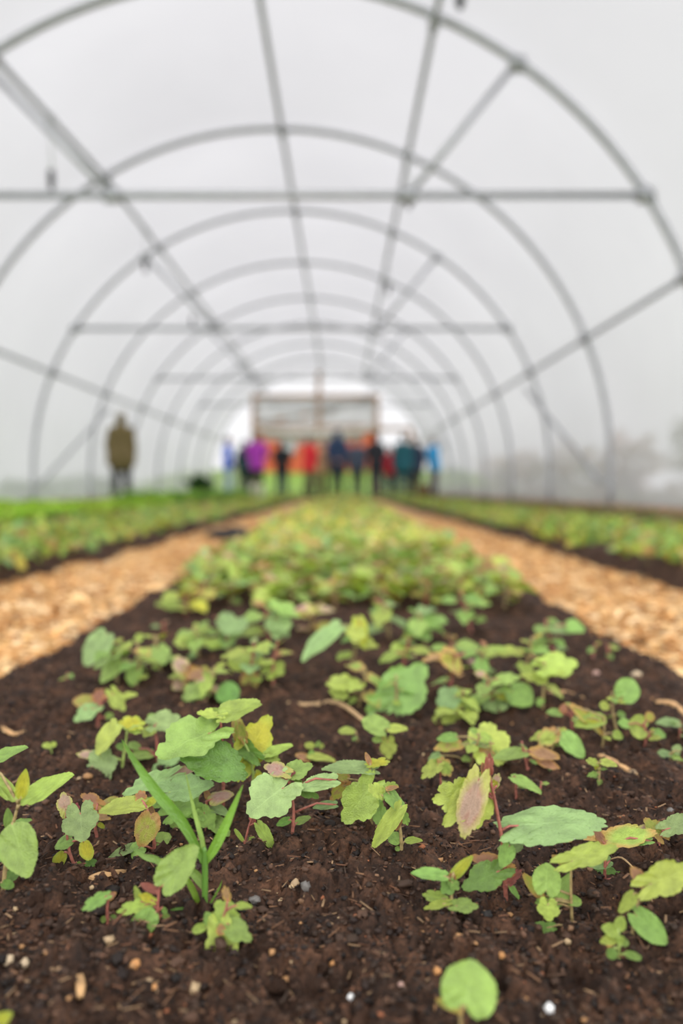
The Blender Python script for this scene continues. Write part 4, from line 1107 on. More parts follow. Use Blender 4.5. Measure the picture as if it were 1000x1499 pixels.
# ------------------------------------------------------------------ loose middle rows: seedlings grown around given foot points
PALS = {'mass': 'glyoeloblzeg', 'mix': 'gglgblboleg', 'green': 'ggblgg', 'purple': 'ppzogll', 'lime': 'llgleg', 'bronze': 'zolelgg'}
def auto(bx, by, h, n_, w, seed, pal, label, extra=(), spread=1.0, group=None, lo=False, G=None):
    q = random.Random(seed)
    G = ground(bx, by) if G is None else G
    Y = G.y; s = Y / FPX
    root = empty('seedling', G, label, 'seedling', group)
    H = h * s; lean = Vector((q.uniform(-.25, .25), q.uniform(-.2, .2), 1)) * H
    poly = [Vector((0, 0, -.004)), Vector((0, 0, 0)), lean * .5 + Vector((q.uniform(-.06, .06) * H, 0, 0)), lean]
    tb = TB(); rad = 2.6 * s * (1 if not lo else .9)
    sp = smooth(poly); tb.tube(sp, [rad * (1 - .5 * i / (len(sp) - 1)) for i in range(len(sp))], 6)
    a0 = q.uniform(0, 6.28); ps = PALS[pal]
    for i in range(n_):
        k = (i + .6) / n_
        top = k > .82
        a = a0 + i * 2.4 + q.uniform(-.35, .35)
        S = poly[1].lerp(lean, .12 + .86 * k)
        out = Vector((math.cos(a), math.sin(a), 0))
        size = w * s * q.uniform(.7, 1.15) * (.5 if top else (.55 if k < .2 else 1))
        pl = spread * size * q.uniform(.25, .6)
        B = S + out * pl + Vector((0, 0, pl * q.uniform(.2, .6)))
        L = size * q.uniform(.95, 1.2)
        dz = q.uniform(-.5, .25) if not top else q.uniform(.2, .9)
        T = B + (out + Vector((0, 0, dz))).normalized() * L
        nrm = Vector((q.uniform(-.2, .2), -.45 + q.uniform(-.2, .2), 1)) - out * dz * .5
        c = ps[q.randrange(len(ps))]
        if top and q.random() < .55: c = q.choice('zopre')
        sh = 'R' if k < .2 else ('C' if top else q.choice('LLLTK'))
        put_leaf(root, Vector((0, 0, 0)), sh, c, B, T, size * q.uniform(.85, 1.1), nrm, q.randrange(4), lo)
        m_ = S.lerp(B, .55) + Vector((0, 0, pl * .15))
        tb.tube([S, m_, B, B + (T - B) * .08], [rad * .55, rad * .45, rad * .4, rad * .2], 5)
    for lf in extra:                              # leaves placed by hand
        shape, colr, x0, y0, x1, y1, wp, nn = lf[:8]
        n2 = Vector(NH[nn] if isinstance(nn, str) else nn)
        B = at(x0, y0, Y + (lf[8] * .01 if len(lf) > 8 else 0)); d = ray(x1, y1); T = CAM + d * ((B - CAM).dot(n2) / d.dot(n2))
        if (T - B).length > 2 * math.hypot(x1 - x0, y1 - y0) * s: T = at(x1, y1, B.y)
        put_leaf(root, G, shape, colr, B, T, min(px_width(B, T, n2, wp), wp * s * 2), n2, 0)
        S = near_pt([p + G for p in poly[1:]], B) - G
        tb.tube([S, S.lerp(B - G, .5) + Vector((0, 0, .002)), B - G, B - G + (T - B) * .05], [rad * .55, rad * .45, rad * .4, rad * .2], 5)
    tb.obj('stem', STEM_BRN if q.random() < .6 else STEM_RED, root)
    return root

A = [
 # left of the middle
 (172, 1000, 62, 7, 30, 'green', 'blurred seedling with a large blue-green leaf beside the left shaving path edge', [('T', 'b', 156, 928, 124, 974, 38, 'f')]),
 (200, 1002, 66, 7, 28, 'lime', 'blurred lime seedling right of the large blue-green leaf, near the left path', [('T', 'g', 178, 968, 148, 998, 24, 'm'), ('H', 'g', 200, 975, 192, 1004, 24, 'f')]),
 (236, 985, 55, 6, 27, 'lime', 'blurred pale green seedling with yellow tips third from the left path in its row', []),
 (268, 1010, 40, 6, 26, 'purple', 'blurred seedling with pink-purple leaves, left of the folded lime leaf', [('L', 'p', 270, 985, 258, 960, 26, 'm'), ('L', 'p', 268, 1000, 252, 1008, 20, 'm')]),
 (300, 1030, 55, 8, 27, 'purple', 'blurred seedling with purple and green leaves just behind the tallest clump', [('L', 'g', 292, 1010, 268, 1024, 28, 'm'), ('R', 'd', 318, 1012, 350, 1018, 34, 'm')]),
 (360, 1012, 70, 7, 28, 'mix', 'blurred seedling with a bright folded heart-shaped leaf on top, behind the clump', [('H', 'l', 358, 978, 362, 952, 52, 'u'), ('L', 'o', 365, 985, 368, 1018, 28, 'f')]),
 (400, 1000, 60, 6, 26, 'lime', 'blurred seedling with round yellow-green leaves right of the folded heart-shaped leaf', [('L', 'l', 395, 985, 415, 970, 30, 'm')]),
 (290, 960, 50, 7, 27, 'green', 'blurred green seedling between the pale row and the purple-leaved seedlings', [('T', 'l', 262, 945, 294, 930, 22, 'u')]),
 (335, 955, 55, 7, 29, 'green', 'blurred seedling with a wide blue-green leaf, behind the folded heart-shaped leaf', [('H', 'b', 345, 905, 330, 928, 46, 'm')]),
 (395, 945, 60, 7, 29, 'mix', 'blurred seedling with a pale heart-shaped leaf, left of the narrow pale leaf', [('L', 'b', 410, 905, 404, 935, 40, 'm')]),
 # centre
 (512, 985, 70, 6, 26, 'mix', 'blurred seedling with a narrow pale leaf to the left and a hanging yellow leaf', [('T', 'b', 498, 916, 444, 964, 28, 'u'), ('T', 'y', 524, 905, 533, 948, 24, 'f')]),
 (525, 1035, 60, 7, 26, 'lime', 'blurred yellow and lime seedling left of the large scalloped leaf', [('C', 'l', 515, 1000, 478, 1000, 26, 'm'), ('C', 'l', 500, 1010, 490, 1022, 32, 'm')]),
 (580, 1050, 50, 4, 22, 'green', 'blurred seedling carrying one large scalloped leaf, middle of the bed', [('L', 'g', 570, 1032, 622, 974, 72, 'f')]),
 (568, 1112, 36, 2, 14, 'green', 'four-leaved pale seedling on bare soil below the large scalloped leaf', [('H', 'g', 562, 1068, 530, 1052, 30, 'm'), ('T', 'l', 568, 1068, 597, 1066, 14, 'u'), ('L', 'l', 568, 1086, 569, 1111, 25, 'f'), ('R', 'g', 560, 1082, 545, 1083, 11, 'm')]),
 (524, 1092, 18, 2, 9, 'green', 'tiny sprout with one oval leaf left of the four-leaved pale seedling', [('R', 'l', 520, 1072, 495, 1069, 12, 'u')]),
 (590, 985, 50, 5, 24, 'lime', 'small blurred lime seedling behind the large scalloped leaf', [('H', 'l', 580, 955, 596, 945, 26, 'm')]),
 (655, 1025, 70, 6, 26, 'bronze', 'blurred seedling with an orange-bronze curved top leaf, right of the large scalloped leaf', [('T', 'o', 648, 955, 676, 985, 28, 'r')]),
 (648, 1168, 30, 1, 14, 'lime', 'small pale seedling with drooping toothed leaves behind the hanging bronze leaf', [('C', 'l', 644, 1116, 618, 1138, 24, 'm'), ('C', 'l', 646, 1118, 622, 1124, 18, 'f'), ('C', 'e', 646, 1114, 660, 1136, 22, 'f')]),
 (672, 1062, 55, 7, 28, 'lime', 'blurred seedling with lime toothed leaves right of the large scalloped leaf', [('L', 'l', 664, 1045, 634, 1055, 30, 'm'), ('L', 'b', 665, 1020, 640, 1030, 36, 'm')]),
 (690, 1120, 50, 6, 26, 'bronze', 'seedling with an arched olive leaf left of the crinkled lobed leaf', [('T', 'o', 674, 1090, 636, 1096, 20, 'u'), ('T', 'g', 668, 1079, 640, 1082, 16, 'm'), ('T', 'b', 645, 1105, 628, 1122, 20, 'm')]),
 (716, 1122, 40, 4, 22, 'mix', 'seedling with one wide crinkled lobed leaf seen from above, behind the red-stemmed seedling', [('L', 'l', 716, 1104, 714, 1058, 62, 'u')]),
 (772, 1130, 40, 3, 20, 'bronze', 'seedling with a bronze leaf to the right and a bright green leaf to the left', [('T', 'g', 770, 1101, 722, 1110, 20, 'u'), ('T', 'z', 778, 1101, 820, 1108, 20, 'm'), ('T', 'b', 783, 1132, 812, 1124, 20, 'm'), ('T', 'z', 788, 1112, 820, 1126, 16, 'm')]),
 (756, 1166, 24, 1, 10, 'green', 'low sprout with one long drooping leaf below the bronze and bright green pair', [('T', 'g', 750, 1138, 793, 1160, 16, 'u')]),
 (722, 1052, 50, 7, 27, 'green', 'blurred seedling with two blue-green round leaves in the right half of the bed', [('H', 'b', 735, 1022, 708, 1036, 38, 'm'), ('H', 'g', 750, 1012, 780, 1030, 38, 'm'), ('T', 'y', 728, 1015, 752, 1024, 18, 'u')]),
 (700, 1000, 50, 7, 27, 'mix', 'blurred seedling with pinkish tips behind the two blue-green round leaves', []),
 (765, 995, 60, 8, 28, 'bronze', 'blurred bushy seedling with yellow-bronze crown left of the wide toothed leaf', []),
 (795, 1030, 70, 6, 26, 'lime', 'blurred seedling with a wide toothed leaf on its right, near the right shaving path', [('L', 'l', 800, 978, 845, 970, 40, 'm'), ('T', 'l', 790, 985, 790, 1002, 26, 'f')]),
 (812, 965, 60, 6, 26, 'green', 'blurred seedling with narrow pale leaves closest to the right shaving path', [('T', 'b', 800, 918, 836, 924, 18, 'u'), ('T', 'g', 830, 915, 856, 922, 20, 'm')]),
 (806, 1100, 44, 3, 20, 'lime', 'seedling with a lime and bronze leaf beside one drooping green leaf', [('C', 'e', 812, 1072, 790, 1090, 30, 'm'), ('H', 'g', 822, 1078, 857, 1108, 28, (.4, -.8, .7))]),
 (838, 1070, 40, 2, 16, 'bronze', 'seedling with a red bud between lime leaves, left of the curved olive twig-like leaf', [('T', 'z', 822, 1042, 828, 1030, 12, 'f'), ('T', 'g', 822, 1045, 800, 1042, 12, 'u')]),
 (882, 1088, 46, 2, 14, 'lime', 'seedling with an arched olive leaf over yellow-green ones, right side of the bed', [('T', 'o', 838, 1036, 884, 1076, 14, 'r'), ('T', 'l', 882, 1052, 842, 1062, 24, 'm'), ('T', 'y', 858, 1052, 888, 1050, 18, 'm'), ('T', 'l', 898, 1074, 912, 1080, 14, 'm')]),
 (904, 1075, 62, 2, 14, 'green', 'seedling with one round green leaf standing up, in front of two pale stones', [('H', 'g', 912, 1020, 928, 994, 40, 'f'), ('T', 'l', 915, 1026, 889, 1022, 12, 'u'), ('R', 'l', 892, 1034, 878, 1033, 14, 'm'), ('R', 'g', 904, 1046, 916, 1046, 10, 'm')]),
 (944, 1090, 40, 2, 14, 'lime', 'seedling with one round lime leaf near the right picture edge', [('H', 'l', 944, 1066, 920, 1060, 36, 'f'), ('T', 'g', 920, 1060, 905, 1058, 16, 'm'), ('R', 'o', 948, 1056, 954, 1042, 16, 'f'), ('T', 'g', 958, 1072, 975, 1078, 14, 'm'), ('T', 'l', 955, 1076, 958, 1066, 12, 'f')]),
 (995, 1072, 24, 3, 18, 'green', 'seedling with a long pale flat leaf cut by the right picture edge', [('S', 'b', 998, 1060, 960, 1058, 14, 'u')]),
 (980, 1112, 14, 1, 12, 'green', 'tiny sprout with an oval pale leaf near the right picture edge', [('R', 'b', 984, 1104, 962, 1104, 12, 'u'), ('T', 'b', 996, 1100, 984, 1094, 16, 'm'), ('R', 'g', 996, 1118, 1004, 1114, 12, 'm')]),
 (876, 1150, 30, 2, 9, 'lime', 'thin pale seedling with tiny toothed leaves beside the orange wood chip', [('C', 'l', 874, 1118, 858, 1112, 12, 'm'), ('T', 'l', 880, 1116, 904, 1120, 12, 'u'), ('C', 'g', 874, 1132, 860, 1136, 9, 'm'), ('R', 'g', 877, 1140, 879, 1150, 8, 'f'), ('T', 'y', 874, 1126, 872, 1112, 9, 'f')]),
 (660, 972, 40, 6, 27, 'mix', 'blurred seedling on bare soil behind the orange-bronze leaf', []),
 (622, 945, 50, 7, 28, 'green', 'blurred seedling with long pale leaves at the dense mass edge, right of centre', [('T', 'g', 610, 915, 655, 905, 26, 'u'), ('T', 'g', 600, 915, 630, 935, 26, 'm')]),
 (570, 935, 55, 7, 28, 'mix', 'blurred reddish-tipped seedling at the near edge of the dense mass, centre', []),
 (690, 925, 60, 7, 29, 'green', 'blurred seedling with bright leaves at the right near corner of the dense mass', []),
 (455, 930, 45, 7, 28, 'purple', 'blurred red-tipped seedling at the dense mass edge, above the narrow pale leaf', []),
 (240, 928, 20, 3, 16, 'green', 'tiny blurred sprout alone near the left shaving path', []),
 (98, 1000, 18, 2, 10, 'lime', 'tiny pale sprout alone on bare soil, outermost on the left', []),
 (868, 965, 22, 3, 13, 'green', 'tiny blurred sprout on the bare bed edge by the right shaving path', []),
 (890, 968, 26, 2, 14, 'green', 'single upright blurred sprout on the bare bed edge by the right shaving path', []),
 (790, 1158, 14, 1, 9, 'green', 'tiny sprout on bare soil behind the broad pale leaf', []),
]
for i, (bx, by, h, n_, w, pal, lab, ex) in enumerate(A):
    auto(bx, by, h, n_, w, 100 + i, pal, lab, ex)

# ------------------------------------------------------------------ the dense mass: individuals up to about 2 m, copies of a few seedlings
protos = []
MASS = 'blurred lobed seedling inside the dense green mass of the middle bed'
def proto(seed, pal):
    # a seedling 1:1 in metres, about 4.5 cm tall
    G = Vector((0, 1.0, 0))
    return auto(0, 0, .048 * FPX, 6, .031 * FPX, seed, pal, MASS, G=G, lo=True, group='seedlings of the dense mass')
for k, pal in enumerate(['mass', 'lime', 'mass', 'mix', 'bronze', 'mass', 'mix', 'lime', 'mass', 'green']):
    protos.append(proto(900 + k, pal))
q = random.Random(5)
cand = []
step = .0515
y = 1.20
row = 0
while y < 2.5:
    x = -.33 + (row % 2) * step * .5
    while x < .335:
        xx, yy2 = x + q.uniform(-.3, .3) * step, y + q.uniform(-.3, .3) * step
        px, py = proj(Vector((xx, yy2, BED_Z)))
        lo_ = 1.27 + (.12 * max(0, (-xx - .12) / .2) if xx < 0 else 0) * 0 + q.uniform(-.05, .05)
        if xx < -.28 and yy2 < 1.55: lo_ = 9
        if xx > .30 and yy2 < 1.5: lo_ = 9
        if yy2 > lo_: cand.append((yy2, xx))
        x += step
    y += step * .92; row += 1
cand.sort()
spots = cand[:222]
MASS_END = spots[-1][0] - .02
BANDS = [1.38, 1.55, 1.75, 1.9]
EDGE = sorted(xx for yy2, xx in spots if yy2 <= BANDS[0])
NTH = 'first second third fourth fifth sixth seventh eighth ninth tenth eleventh twelfth thirteenth fourteenth fifteenth sixteenth seventeenth eighteenth nineteenth twentieth'.split()
used = [False] * len(protos)
for i, (yy2, xx) in enumerate(spots):
    k = q.randrange(len(protos)); P0 = protos[k]
    if not used[k]: o = P0; used[k] = True
    else:
        o = P0.copy(); COL.objects.link(o)
        for ch in P0.children:
            c = ch.copy(); COL.objects.link(c); c.parent = o
    sd = 'towards the left path' if xx < -.115 else ('towards the right path' if xx > .115 else 'in the middle')
    bd = (len(BANDS) - 1) if yy2 > BANDS[-1] else next(j for j, z in enumerate(BANDS) if yy2 <= z)
    o['label'] = 'blurred seedling %s of the dense mass, %s' % (('on the near edge', 'just behind the near edge', 'well inside the near half', 'in the farther rows')[bd], sd)
    o['group'] = 'dense mass seedlings %s, %s' % (('on the near edge', 'behind the near edge', 'of the near half', 'of the farther rows')[bd], sd)
    if bd == 0:
        k2 = EDGE.index(xx); j2 = len(EDGE) - 1 - k2
        o['label'] = 'blurred seedling on the near edge of the dense mass, %s from the %s path' % ((NTH[k2], 'left') if k2 <= j2 else (NTH[j2], 'right'))
        o['group'] = 'dense mass seedlings on the near edge'
    sc = q.uniform(.75, 1.2)
    o.location = (xx, yy2, float(bed_z(xx, yy2, False)) - .001)
    o.scale = (sc, sc, sc * q.uniform(.85, 1.1)); o.rotation_euler = (0, 0, q.uniform(0, 6.28))

# further off: stuff
LF_T = np.array([[0, 0, 0], [-.30, .10, .04], [-.50, .42, .07], [-.30, .62, .04], [-.20, .85, .0], [0, 1, -.10], [.20, .85, .0], [.30, .62, .04], [.5, .42, .07], [.30, .10, .04], [0, .45, 0]])
LF_F = np.array([[10, i, (i + 1)] if i < 9 else [10, 9, 0] for i in range(10)])[:, ::-1]
SIDEC = [(.24, .38, .07), (.34, .43, .07), (.22, .37, .12), (.38, .42, .06), (.42, .36, .06), (.36, .25, .09), (.20, .33, .06)]
MIXC = [(.36, .48, .10), (.50, .57, .10), (.31, .47, .17), (.54, .56, .09), (.62, .54, .08), (.56, .37, .14), (.60, .47, .17), (.28, .41, .08)]
def mass(name, xr, yr, dens, leaf, height, cols, seed, par_kind=True, zb=BED_Z, label=None, cat='seedlings', per=6, up=.42, edge=0.0):
    r = np.random.default_rng(seed)
    A_ = (xr[1] - xr[0]) * (yr[1] - yr[0]); n_ = int(A_ * dens)
    px = xr[0] + (xr[1] - xr[0]) * r.random(n_); py = yr[0] + (yr[1] - yr[0]) * r.random(n_)
    keep = vn(px * 6, py * 6, seed) > .16
    px, py = px[keep], py[keep]; n_ = len(px)
    P = np.repeat(np.stack([px, py, np.full(n_, zb)], 1), per, 0)
    hh = height * (.45 + .75 * r.random((n_, 1)))
    lv = np.tile(np.arange(per), (n_, 1)) / per
    P[:, 2] += (hh * (.25 + .75 * lv)).ravel()
    P[:, :2] += r.normal(size=(len(P), 2)) * leaf * .75
    v, f, c = cards(P, leaf, cols, r, up, (LF_T, LF_F))
    # one slim stem per plant
    sw = leaf * .04
    st = np.stack([np.stack([px + sw, py, np.full(n_, zb - .01)], 1), np.stack([px - sw, py + sw, np.full(n_, zb - .01)], 1), np.stack([px - sw, py - sw, np.full(n_, zb - .01)], 1), np.stack([px, py, zb + hh[:, 0]], 1)], 1).reshape(-1, 3)
    sf = ((np.arange(n_) * 4)[:, None, None] + np.array([[0, 1, 3], [1, 2, 3], [2, 0, 3]])[None]).reshape(-1, 3)
    v = np.concatenate([v, st]); f = np.concatenate([f, sf + len(c)]); c = np.concatenate([c, np.tile(np.array([.25, .20, .08]), (len(st), 1))])
    o = mesh_np(name, v, f, FOLI, None, c, smooth=False)
    return tag(o, label, cat, kind='stuff')
mass('seedling_mass', (-.345, .345), (MASS_END, 4.2), 380, .034, .05, MIXC, 1, label='dense carpet of seedlings further along the middle bed')
mass('seedling_mass', (-.35, .35), (4.3, 18.5), 190, .046, .055, MIXC, 2, label='dense carpet of seedlings at the far end of the middle bed', per=5)
mass('seedling_mass', (-1.60, -.865), (1.0, 6), 310, .034, .05, SIDEC, 3, zb=.065, label='carpet of seedlings on the bed left of the left path', per=5)
mass('seedling_mass', (.865, 1.60), (1.0, 6), 310, .034, .05, SIDEC, 4, zb=.065, label='carpet of seedlings on the bed right of the right path', per=5)
mass('seedling_mass', (-1.60, -.89), (6.1, 18.5), 170, .048, .055, SIDEC, 5, zb=.065, label='far seedlings on the bed left of the left path', per=5)
mass('seedling_mass', (.89, 1.60), (6.1, 18.5), 170, .048, .055, SIDEC, 6, zb=.065, label='far seedlings on the bed right of the right path', per=5)
LIMEC = [(.30, .52, .03), (.38, .58, .05), (.24, .46, .03), (.42, .56, .06)]
mass('lettuce_mass', (-2.9, -2.1), (3.0, 9.4), 210, .06, .06, LIMEC, 7, zb=.065, label='bright lime low leaves on the second bed on the left', cat='leaf crop', per=5)
mass('lettuce_mass', (-2.9, -2.1), (9.55, 18.5), 120, .075, .14, [(.22, .42, .04), (.28, .46, .05), (.14, .32, .03)], 8, zb=.065, label='taller green leaves on the far half of the second left bed', cat='leaf crop', per=7)
mass('lettuce_mass', (-4.2, -3.35), (5.2, 9.0), 150, .07, .06, LIMEC, 9, zb=.065, label='bright lime leaves on the outermost left bed', cat='leaf crop', per=5)
mass('weed_mass', (1.72, 3.0), (2.5, 18.5), 26, .05, .07, [(.20, .22, .06), (.26, .20, .08), (.14, .20, .05)], 10, zb=.0, label='sparse brownish weeds between the right bed and the tunnel side', cat='weeds', per=5)

# ------------------------------------------------------------------ bits lying on the soil
def pebble(px, py, w, h, colr, label, seed, lift=.25, name='pebble', group=None):
    G = ground(px, py + h * .4); s = G.y / FPX
    V, F = ICO2[seed % 4]; V = V.copy(); V = V / np.abs(V).max(0)
    V = V * np.array([w * s / 2, w * s * .42, h * s * .55])
    a = (seed * 1.7) % 6.28
    o = mesh_np(name, V, F, colr, None)
    o.location = G + Vector((0, 0, h * s * lift)); o.rotation_euler = (0, 0, .3 * math.sin(a))
    return tag(o, label, 'stone' if name == 'pebble' else 'clod', group)
PB = {'cream': plain('cream_stone', (.55, .42, .27), rough=.6, scale=200), 'grey': plain('grey_stone', (.14, .128, .115), rough=.5, scale=200), 'orange': plain('orange_chip', (.48, .23, .08), rough=.7, scale=200),
      'pink': plain('pinkish_stone', (.42, .26, .21), rough=.6, scale=200), 'white': plain('white_grain', (.75, .74, .72), rough=.5, scale=200), 'black': plain('black_clod', (.016, .013, .012), rough=.6, scale=90, bump=.6), 'tan': plain('tan_stone', (.36, .25, .14), rough=.6, scale=200)}
for i, (px, py, w, h, c, lab) in enumerate([
    (12, 1404, 20, 15, 'cream', 'cream oval pebble, left of two at the lower left picture edge'), (36, 1409, 21, 18, 'cream', 'cream rounded pebble, right of two at the lower left picture edge'),
    (160, 1374, 19, 10, 'tan', 'flat tan pebble below the leftmost blurred seedling'), (199, 1401, 15, 15, 'orange', 'orange bark bit below the round blurred leaf'),
    (218, 1425, 14, 12, 'tan', 'tan stone bit left of the long hanging lobed leaf'), (226, 1444, 13, 11, 'orange', 'small orange stone under the tan bit, near the hanging lobed leaf'),
    (448, 1311, 17, 17, 'grey', 'angular grey stone on bare soil in the lower middle'), (373, 1317, 20, 10, 'grey', 'flat grey pebble right of the grass weed'),
    (433, 1296, 15, 18, 'tan', 'upright brown stone left of the angular grey one'), (640, 1420, 16, 14, 'orange', 'orange bark bit left of the heart-shaped blurred leaf'),
    (734, 1397, 14, 12, 'orange', 'orange grain above the heart-shaped blurred leaf'), (587, 1442, 12, 16, 'pink', 'pink upright grain in the bottom middle'),
    (514, 1458, 12, 10, 'white', 'white grain in the bottom middle'), (804, 1490, 18, 16, 'white', 'white pebble at the bottom picture edge, right'),
    (713, 1338, 20, 14, 'black', 'black glossy clod at the foot of the tall red-stemmed seedling'), (927, 1130, 15, 11, 'tan', 'brown pebble right of the orange wood chip'),
    (873, 983, 12, 10, 'pink', 'pinkish pebble, left of two behind the round upright leaf'), (932, 987, 18, 10, 'cream', 'cream pebble, right of two behind the round upright leaf'),
    (477, 1178, 13, 9, 'tan', 'tan pebble under the long flat leaf'), (532, 1331, 10, 7, 'tan', 'small brown grain on bare soil in the lower middle'),
    (982, 1185, 12, 8, 'grey', 'grey grain behind the red-stalked seedling at the right edge'), (487, 1411, 12, 10, 'orange', 'orange grain in the lower middle soil'),
    (346, 1496, 16, 12, 'tan', 'tan stone at the bottom picture edge, left of centre'), (893, 1386, 12, 10, 'orange', 'orange grain between the rosette and the oval leaf'),
    (690, 962, 14, 9, 'pink', 'brown-pink pebble behind the orange-bronze curved leaf')]):
    pebble(px, py, w, h, PB[c], lab, i)
pc = pebble(338, 787, 40, 17, PB['black'], 'dark soil lump lying on the left shaving path', 3, name='soil_lump')
pc.location.z = .03; k_ = 3.7; pc.location.y = k_; pc.location.x = (338 - 498) * k_ / FPX; pc.scale = (1.9, 1.9, 1.9)
def splinter(pts, w, label, name='wood_chip', mat=WOODC, cat='wood chip', flat=.35, lift=.0015):
    P = [ground(x, y) + Vector((0, 0, lift)) for x, y in pts]; s = P[0].y / FPX; c = sum(P, Vector()) / len(P)
    P = smooth([p - c for p in P]); n_ = len(P); v = []; f = []
    for i, p in enumerate(P):
        t = (P[min(i + 1, n_ - 1)] - P[max(i - 1, 0)]).normalized(); x = t.cross(Vector((0, 0, 1))).normalized(); z = x.cross(t)
        ww = w * s * .5 * (.45 + .55 * math.sin(math.pi * min(1, max(0, .12 + .8 * i / (n_ - 1)))))
        for a, b2 in ((-1, -flat), (1, -flat), (.8, flat), (-.8, flat * 1.2)): v.append(tuple(p + x * ww * a + z * ww * b2))
    for i in range(n_ - 1):
        for k in range(4):
            a = i * 4 + k; b2 = i * 4 + (k + 1) % 4; f.append((a, b2, b2 + 4, a + 4))
    f += [(3, 2, 1, 0), tuple((n_ - 1) * 4 + k for k in range(4))]
    o = mesh_np(name, v, f, mat, None, smooth=False); o.location = c
    return tag(o, label, cat)
STRAW = plain('tan_stalk', (.40, .26, .13), rough=.7, scale=120)
splinter([(421, 1026), (455, 1034), (495, 1046), (541, 1064)], 7, 'long tan dry stalk lying on the soil left of the large scalloped leaf', 'dry_stalk', STRAW, 'stalk', .5)
splinter([(133, 1290), (155, 1283), (182, 1270)], 15, 'pale splintered wood chip on soil below the narrow left leaves')
splinter([(877, 1108), (903, 1114), (932, 1127)], 11, 'orange wood chip lying on soil near the right picture edge')
splinter([(803, 1010), (826, 1015), (855, 1024)], 9, 'tan wood sliver on soil right of the yellow-bronze bushy seedling')
splinter([(832, 1208), (834, 1224), (838, 1236)], 14, 'upright orange bark chip under the broad pale leaf')
splinter([(115, 1425), (118, 1445), (117, 1465)], 14, 'blurred brown bark stick standing in the lower left soil')
splinter([(3, 1082), (20, 1080), (36, 1073)], 9, 'orange bark chip on soil at the left picture edge')
splinter([(960, 1030), (985, 1036), (1010, 1050)], 10, 'brown bark strip at the right picture edge near the path')
splinter([(893, 1262), (910, 1268), (930, 1277)], 2.5, 'fine tan rootlet on soil under the red-edged leaf', 'rootlet', STRAW, 'root', .6)
mass('dry_weed_mass', (3.45, 4.05), (5.0, 27), 40, .09, .34, [(.34, .22, .10), (.28, .17, .09), (.24, .20, .07), (.38, .28, .14)], 14, zb=-.05, label='dry brown weeds along the outside of the right sheeting', cat='weeds', per=7)

# ================================================================== PEOPLE
def caps_mesh(caps, ells, voxel, name):
    """one closed surface from tapered capsules and ellipsoids"""
    bm = bmesh.new()
    for cp in caps:
        a, b, ra, rb = cp[:4]; fl = cp[4] if len(cp) > 4 else 1.0
        a, b = Vector(a), Vector(b); d = b - a; L = max(d.length, 1e-4)
        rot = d.to_track_quat('Z', 'Y').to_matrix()
        n, rows = 14, []
        prof = [(-ra * math.cos(t), ra * math.sin(t)) for t in (0.0, .5, 1.0, 1.5708)] + [(L + rb * math.sin(t), rb * math.cos(t)) for t in (0, .55, 1.05, 1.5707)]
        for z, r in prof:
            rows.append([])
            for k in range(n):
                w_ = rot @ Vector((max(r, 1e-4) * math.cos(2 * math.pi * k / n), max(r, 1e-4) * math.sin(2 * math.pi * k / n), z))
                ax_ = d * (z / L); w_ = ax_ + Vector(((w_ - ax_).x, (w_ - ax_).y * fl, (w_ - ax_).z))
                rows[-1].append(bm.verts.new(a + w_))
        for i in range(len(rows) - 1):
            for k in range(n): bm.faces.new((rows[i][k], rows[i][(k + 1) % n], rows[i + 1][(k + 1) % n], rows[i + 1][k]))
        bm.faces.new(rows[0][::-1]); bm.faces.new(rows[-1])
    for (c, r, rz) in ells:
        g = bmesh.ops.create_icosphere(bm, subdivisions=3, radius=1)
        R = Matrix.Rotation(rz, 3, 'Z')
        for v in g['verts']: v.co = Vector(c) + R @ Vector((v.co.x * r[0], v.co.y * r[1], v.co.z * r[2]))
    me = bpy.data.meshes.new(name); bm.to_mesh(me); bm.free()
    if not voxel: return me
    o = bpy.data.objects.new(name, me); COL.objects.link(o)
    md = o.modifiers.new('r', 'REMESH'); md.mode = 'VOXEL'; md.voxel_size = voxel
    ms = o.modifiers.new('s', 'SMOOTH'); ms.factor = .5; ms.iterations = 3
    dg = bpy.context.evaluated_depsgraph_get()
    res = bpy.data.meshes.new_from_object(o.evaluated_get(dg))
    bpy.data.objects.remove(o); bpy.data.meshes.remove(me)
    res.name = name
    return res
def link_mesh(me, name, mat, par):
    me.materials.clear(); me.materials.append(mat)
    me.polygons.foreach_set('use_smooth', np.ones(len(me.polygons), dtype=bool))
    o = bpy.data.objects.new(name, me); COL.objects.link(o); o.parent = par
    return o
SKIN = plain('skin', (.55, .32, .24), rough=.5, var=.08, scale=20, bump=0)
CLOTH = {}
def cloth(c):
    if c not in CLOTH: CLOTH[c] = plain('cloth', c, rough=.85, var=.18, scale=30, bump=.15)
    return CLOTH[c]
